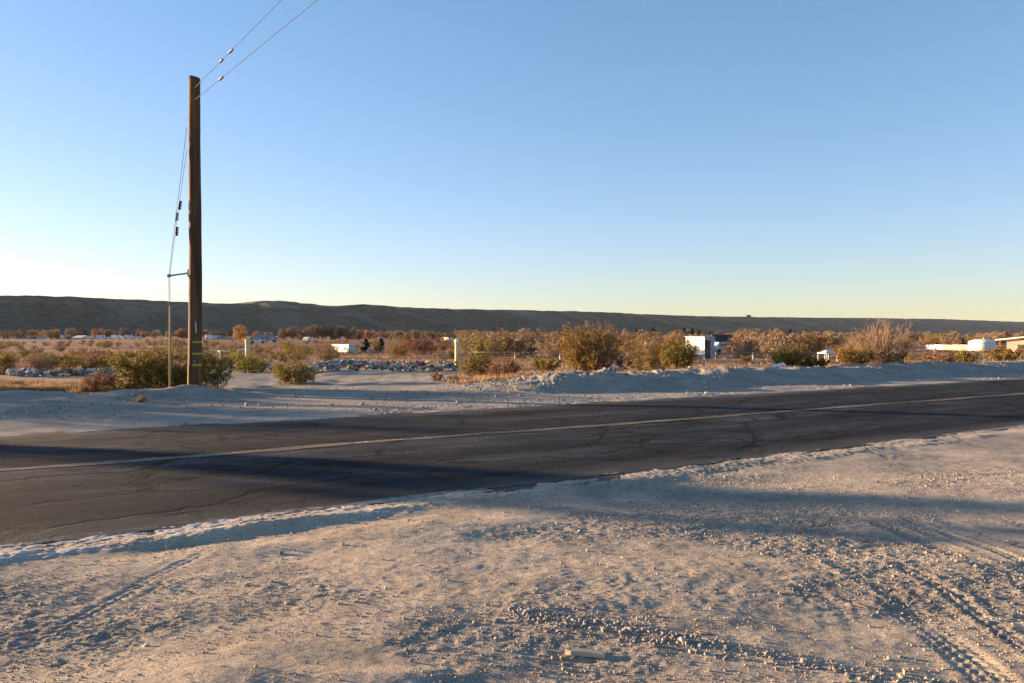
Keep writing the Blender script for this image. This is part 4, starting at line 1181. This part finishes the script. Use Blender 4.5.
house('mobile_home', 'long low cream trailer behind the rubble row', 344, 112, 33, 344.3, 1.2, -.85, 'white_wall', 'roof_white', 'flat', 0, door=False, cat='mobile home')
house('house', 'low grey flat house at far left below the ridge', 30, 460, 25, 335.6, 9, 0, 'grey_wall', 'roof_grey', 'flat', 3)
house('house', 'bluish white roofed house between orange trees at far left', 82, 470, 11, 335.4, 8, -.3, 'grey_wall', 'roof_white', 'gable', 2, .6)
house('house', 'small grey house left of the first far orange tree pair', 93, 455, 8, 336.8, 8, 0, 'grey_wall', 'roof_grey', 'gable', 1, .5)
house('house', 'grey roofed house right of the pole below the ridge', 217, 430, 9, 335.3, 8, 0, 'grey_wall', 'roof_grey', 'gable', 1, .5)
house('house', 'wide grey roofed house behind the left cream post', 264, 400, 22, 334.5, 9, 0, 'roof_dark', 'roof_grey', 'hip', 2, .6)
house('house', 'cream fronted low house among the far green trees', 447, 360, 12, 337.2, 3, -.8, 'white_wall', 'roof_grey', 'flat', 1)
house('house', 'small pinkish house below the ridge in the centre left', 400, 430, 9, 334.4, 6, .3, 'pink_wall', 'roof_grey', 'gable', 1)
house('house', 'low grey house seen between the two tallest bushes', 611, 170, 20, 340, 5, 0, 'tan_wall', 'roof_grey', 'hip', 2, .45)
house('house', 'pale low house among the brown trees behind the right bushes', 776, 300, 24, 337.3, 7, 0, 'grey_wall', 'roof_grey', 'gable', 2, .5)
house('house', 'small white roofed house left of the tall bare tree', 834, 330, 9, 336.5, 7, .2, 'grey_wall', 'roof_white', 'gable', 1, .5)
house('house', 'low grey roofed house near the far right of the brown trees', 925, 420, 20, 336.5, 7, 0, 'tan_wall', 'roof_grey', 'gable', 2, .5)
house('lookout_hut', 'tiny dark hut standing on the skyline of the ridge', 748.5, 3960, 4, 315.0, 14, 0, 'dark', 'roof_dark', 'flat', 0, cat='hut', door=False)

# low yard wall, white then tan, left of the tank
def yard_wall():
    t = thing('yard_wall', 'low wall, pale grey then tan panels, left of the white tank', 'wall', (gx(925, 125), 125, 0))
    X0 = t.location.x; t.location.z = 0
    cols = ['grey_wall', 'white_plain', 'tan_wall', 'bollard', 'tan_wall']
    pxs_ = [925, 934, 943, 953, 961, 972]; ds_ = [138, 134.3, 130.6, 126.7, 123.4, 119]
    for i in range(5):
        a, b_ = (gx(pxs_[i], ds_[i]), ds_[i]), (gx(pxs_[i + 1], ds_[i + 1]), ds_[i + 1])
        mx_, my_ = (a[0] + b_[0]) / 2, (a[1] + b_[1]) / 2; L = math.hypot(b_[0] - a[0], b_[1] - a[1]) - .04
        zt_ = zat(344.8, my_); zg = H(mx_, my_) - .2
        MB().box((mx_ - X0, my_ - 125, (zt_ + zg) / 2), (L, .15, zt_ - zg), math.atan2(b_[1] - a[1], b_[0] - a[0])).build('wall_panel', M[cols[i]], t)
yard_wall()

def tank():
    d = 119; X0 = gx(982, d); z0 = H(X0, d) - .1; top = zat(339, d) - z0; r = 12 * d / F_PX
    t = thing('water_tank', 'squat round white water tank with a domed top near the right edge', 'water tank', (X0, d, z0))
    hb = top * .72
    prof = [(r, 0)]
    for k in range(5):
        z_ = hb * (k + 1) / 5; prof += [(r, z_ - .06), (r + .04, z_ - .04), (r + .04, z_ - .02), (r, z_)]
    MB().lathe(prof, 40).build('tank_body', M['white_plain'], t, True)
    dome = [(r * 1.01, hb + .002)] + [(r * math.cos(a), hb + (top - hb) * math.sin(a)) for a in np.linspace(.15, 1.45, 8)]
    MB().lathe(dome, 40).build('tank_dome', M['white_plain'], t, True)
    MB().lathe([(.22, 0), (.22, .22), (.12, .26)], 14, (.35, 0, top - .03)).build('hatch', M['steel'], t, True)
tank()

def right_house():
    # long roof slab rising out of the right edge, tan wall in sun underneath
    d = 92; xa = gx(998, d); xb = xa + 9; za, zb = zat(340, d), zat(340, d) + 1.0
    t = thing('ranch_house', 'tan walled house with a white edged sloping roof at the right edge', 'house', (xa, d, H(xa, d)), -.85)
    ox, oz = xa, t.location.z
    z0 = H((xa + xb) / 2, d) - .3 - oz
    dep = 7
    b = MB(); b.v = [(.9, 0, z0), (xb - ox - .6, 0, z0), (xb - ox - .6, 0, zb - oz - .35), (.9, 0, za - oz - .1), (.9, dep, z0), (xb - ox - .6, dep, z0), (xb - ox - .6, dep, zb - oz - .35), (.9, dep, za - oz - .1)]
    b.n = [[0, 1, 2, 3], [5, 4, 7, 6], [4, 0, 3, 7], [1, 5, 6, 2], [3, 2, 6, 7], [4, 5, 1, 0]]; b.build('wall', M['pink_wall'], t)
    b = MB(); y0, y1 = -.7, dep + .5
    b.v = [(-.1, y0, za - oz - .05), (xb - ox, y0, zb - oz - .05), (xb - ox, y1, zb - oz - .05), (-.1, y1, za - oz - .05), (-.1, y0, za - oz + .09), (xb - ox, y0, zb - oz + .09), (xb - ox, y1, zb - oz + .09), (-.1, y1, za - oz + .09)]
    b.q = [[0, 3, 2, 1], [4, 5, 6, 7], [0, 1, 5, 4], [1, 2, 6, 5], [2, 3, 7, 6], [3, 0, 4, 7]]; b.build('roof', M['roof_white'], t)
    MB().box((2.6, -.02, .85), (1.2, .08, .8)).build('window', M['glass'], t)
right_house()

def canopy():
    d = 66; X0 = gx(827.5, d); z0 = H(X0, d); top = zat(350, d) - z0
    t = thing('small_canopy', 'small white peaked canopy on posts between green bush and bare tree', 'canopy', (X0, d, z0), .3)
    w = 1.15; e = top - .24
    b = MB(); b.v = [(-w/2, -w/2, e), (w/2, -w/2, e), (w/2, w/2, e), (-w/2, w/2, e), (-.12, 0, top), (.12, 0, top), (-w/2, -w/2, e - .05), (w/2, -w/2, e - .05), (w/2, w/2, e - .05), (-w/2, w/2, e - .05)]
    b.n = [[0, 1, 5, 4], [2, 3, 4, 5], [3, 0, 4], [1, 2, 5], [6, 7, 1, 0], [7, 8, 2, 1], [8, 9, 3, 2], [9, 6, 0, 3]]; b.build('canopy_top', M['white_plain'], t)
    for sx in (-1, 1):
        for sy in (-1, 1): MB().tube([(sx * (w/2 - .05), sy * (w/2 - .05), -.05), (sx * (w/2 - .05), sy * (w/2 - .05), e - .03)], .03, 8).build('leg', M['white_plain'], t)
canopy()

def dome():
    d = 78; X0 = gx(716.5, d); z0 = H(X0, d); top = zat(345.2, d) - z0
    t = thing('propane_tank', 'small white rounded tank just right of the white shed', 'tank', (X0, d, z0))
    MB().lathe([(.05, top - .50), (.19, top - .45), (.24, top - .35), (.24, top - .16), (.17, top - .05), (.05, top)], 18).build('tank_body', M['white_plain'], t, True)
    MB().lathe([(.1, -.05), (.08, top - .49)], 10).build('stand', M['steel'], t, True)
dome()

def vehicle(label, px, d, L, matl, rz, name='parked_car', cat='car', hgt=1.45, group=None, box=False):
    X0 = gx(px, d); z0 = H(X0, d)
    t = thing(name, label, cat, (X0, d, z0), rz, group)
    w = 1.8
    if box:
        prof = [(-L/2, .35), (-L/2, hgt), (L/2 * .55, hgt), (L/2 * .62, hgt * .62), (L/2, hgt * .55), (L/2, .35)]
    else:
        prof = [(-L/2, .35), (-L/2, .85), (-L*.42, .95), (-L*.30, hgt), (L*.10, hgt), (L*.24, .98), (L/2 - .1, .85), (L/2, .6), (L/2, .35)]
    b = MB(); n = len(prof)
    b.v = [(x_, -w/2, z_) for x_, z_ in prof] + [(x_, w/2, z_) for x_, z_ in prof]
    b.n = [list(range(n)), list(range(n, 2 * n))[::-1]] + [[(i + 1) % n, i, n + i, n + (i + 1) % n] for i in range(n)]
    b.build('body', M[matl], t)
    for sy in (-1, 1):
        gl = MB()
        if box: gl.box((L * .20, sy * (w/2 + .006), hgt * .78), (L * .14, .02, hgt * .24))
        else: gl.box((-L * .09, sy * (w/2 + .006), hgt * .80), (L * .32, .02, hgt * .2))
        gl.build('window', M['glass'], t)
        for xx in (-.32, .32):
            o = MB().lathe([(.2, -.1), (.33, -.1), (.33, .1), (.2, .1)], 16).build('wheel', M['rubber'], t); o.location = (xx * L, sy * (w/2 - .08), .33); o.rotation_euler = (math.pi / 2, 0, 0)
    return t
vehicle('pale blue white car parked behind the fence, right of the shed', 724, 100, 3.6, 'blue_paint', .2)
fv = [('white van parked at the far left before the orange trees', 66, 440, 5.5, 'white_plain', 1, 0), ('white box van right of the far orange tree pair', 101.5, 440, 5, 'white_plain', 1, .3),
      ('small white car beside the box van below the ridge', 108, 440, 4.2, 'white_plain', 0, .2), ('white car at the far left end of the field', 1, 430, 4.5, 'white_plain', 0, .1),
      ('pale van in front of the second round far tree', 117, 445, 5.5, 'white_plain', 1, 0), ('white van seen just left of the large bush by the pole', 129, 445, 4.8, 'white_plain', 1, 0),
      ('white car seen above the large bush, left of the guy guard', 137, 440, 4.5, 'white_plain', 0, 0), ('grey car parked right of the pole beyond the field', 228, 420, 4.5, 'grey_wall', 0, 0),
      ('pale truck parked beside the grey roofed house', 211, 410, 5.5, 'white_plain', 1, .4), ('white car parked behind the rubble between post and bush', 258, 210, 3.8, 'white_wall', 0, .3),
      ('white car left of the reddish bush behind the rubble', 309, 240, 4.2, 'white_wall', 0, 1.2), ('grey car on the field behind the left cream post', 270, 230, 4.2, 'grey_wall', 0, 0),
      ('pale car in the far row below the ridge, left of centre', 472, 520, 4.8, 'white_plain', 0, 0), ('grey van in the far row below the ridge, left of centre', 480, 520, 5.2, 'grey_wall', 1, 0),
      ('white van in the far row, right of the bollards', 487, 540, 5.2, 'white_plain', 1, 0), ('white van in front of the small white roofed house', 838, 280, 5.0, 'white_plain', 1, 0),
      ('pale pickup seen among brown trees left of the bare tree', 819, 260, 4.6, 'white_plain', 0, 0)]
for lb, px, d, L, mt, bx, rz in fv:
    vehicle(lb, px, d, L, mt, rz, 'parked_van' if bx else 'parked_car', 'van' if bx else 'car', 2.3 if bx else 1.45, box=bool(bx))

# well head, propane tank on its side, gate pillars
def wellhead():
    d = 52; X0 = gx(222, d); z0 = H(X0, d); t = thing('well_head', 'grey capped well pipe on the dirt right of the pole', 'well head', (X0, d, z0)); h = zat(350.5, d) - z0
    MB().lathe([(.13, -.05), (.13, h - .08)], 14).build('pipe', M['steel'], t, True); MB().lathe([(.24, h - .078), (.24, h)], 14).build('cap', M['roof_white'], t)
wellhead()
def pillar(px, d, ty, w, lb):
    X0 = gx(px, d); z0 = H(X0, d); h = zat(ty, d) - z0; t = thing('stone_pillar', lb, 'pillar', (X0, d, z0))
    MB().box((0, 0, h / 2 - .1), (w, w, h)).build('shaft', M['tan_wall'], t); MB().box((0, 0, h - .08), (w * 1.2, w * 1.2, .12)).build('cap', M['white_wall'], t)
pillar(370.5, 100, 347.5, .45, 'tan pillar between the two dark conifers')
pillar(243.5, 60, 348.5, .5, 'short pale pillar just left of the left cream post')

# pale boulder and white debris behind the berm
o = link('boulder', rock_mesh(55, (1, .8, .85)), M['boulder']); d = 34.5; X0 = gx(616, d)
o.location = (X0, d, H(X0, d) + .2); o.scale = (.42, .38, .42); tag(o, 'pale beige boulder between the tallest bush and the next bush', 'boulder')
def debris(px, py, d, w, h, lb, seed):
    X0 = gx(px, d); rr = np.random.default_rng(seed); n, m = 16, 8; V = []
    for j in range(m + 1):
        for i in range(n + 1):
            a, b = i / n * 2 - 1, j / m * 2 - 1
            e = max(0, 1 - a * a) * max(0, 1 - b * b)
            V.append((a * w / 2, b * .35, h * e ** .6 * (.35 + .65 * max(0, 1 - abs(a - .45) * 1.3)) + rr.normal(0, h * .07)))
    Q = [[j * (n + 1) + i, j * (n + 1) + i + 1, (j + 1) * (n + 1) + i + 1, (j + 1) * (n + 1) + i] for j in range(m) for i in range(n)]
    me = bpy.data.meshes.new('debris'); me.from_pydata(V, [], Q); o = link('debris_heap', me, M['white_plain']); o.location = (X0, d, zat(py, d)); return tag(o, lb, 'debris')
debris(775, 371, 33.5, 1.35, .42, 'heap of crumpled white sheeting on the berm below the green bush', 3)
debris(893, 366, 36, .8, .35, 'small pale heap of debris at the foot of the bare tree', 4)

# ------------------------------------------------------------------ what stands left of the frame and throws shade over road and shoulder
def shade_tree(label, X0, Y0, h, w, kind, seed, lo=.3):
    z0 = H(X0, Y0); t = thing('roadside_tree', label, 'tree', (X0, Y0, z0)); rr = np.random.default_rng(seed)
    P, segs = [], [[0, 0, -.2, .1, 0, h * .45, .14, .09]]
    for _ in range(26):
        a = rr.uniform(0, 6.28); r = math.sqrt(rr.uniform(0, 1)) * w / 2; lz = h * rr.uniform(lo, .93); lr = rr.uniform(.3, .55) * w / 3
        n = 250; q = rr.normal(size=(n, 3)); q /= np.linalg.norm(q, axis=1)[:, None]
        c = [r * math.cos(a), r * math.sin(a), lz]; P.append(q * lr * rr.uniform(.2, 1.1, (n, 1)) ** .5 + c)
        segs.append([.1, 0, h * rr.uniform(.2, .45), *c, .045, .012])
    V, Q = leaf_quads(np.concatenate(P), .10, rr); link('crown', np_mesh('crown', V, [Q]), M[kind], t)
    V, Q = tri_tubes(segs, 6); link('trunk', np_mesh('trunk', V, [Q]), M['bark'], t)
shade_tree('leafy tree across the road, left of the photo frame', -30.4, 18.3, 4.9, 2.0, 't_green', 71, .42)
shade_tree('lower tree across the road, next to the leafy tree left of the frame', -26.0, 17.6, 2.9, 1.6, 't_green', 72, .3)

shade_tree('wide bush beyond the far shoulder, left of the photo frame', -24.0, 21.0, 2.2, 4.4, 'leaf_green', 73, .15)
shade_tree('third wide bush beyond the far shoulder, between the other two left of the frame', -25.5, 24.4, 2.6, 3.0, 'leaf_green', 75, .15)
shade_tree('second wide bush beyond the far shoulder, farther left of the frame', -24.0, 25.2, 2.2, 1.8, 'leaf_green', 74, .15)

# ------------------------------------------------------------------ air
hz_me = bpy.data.meshes.new('haze')
x0, x1, y0, y1, z0, z1 = -15000, 15000, -200, 15200, -12, 175
hz_me.from_pydata([(x0,y0,z0),(x1,y0,z0),(x1,y1,z0),(x0,y1,z0),(x0,y0,z1),(x1,y0,z1),(x1,y1,z1),(x0,y1,z1)], [],
                  [(0,3,2,1),(4,5,6,7),(0,1,5,4),(1,2,6,5),(2,3,7,6),(3,0,4,7)])
hm = bpy.data.materials.new('haze'); hm.use_nodes = True
hn, hl = hm.node_tree.nodes, hm.node_tree.links
hn.remove(hn['Principled BSDF'])
pv = hn.new('ShaderNodeVolumePrincipled'); pv.inputs['Color'].default_value = (.72, .84, 1.0, 1); pv.inputs['Density'].default_value = .000017
pv.inputs['Anisotropy'].default_value = 0
hl.new(pv.outputs[0], hn['Material Output'].inputs['Volume'])
hz = link('haze', hz_me, hm, kind='stuff')
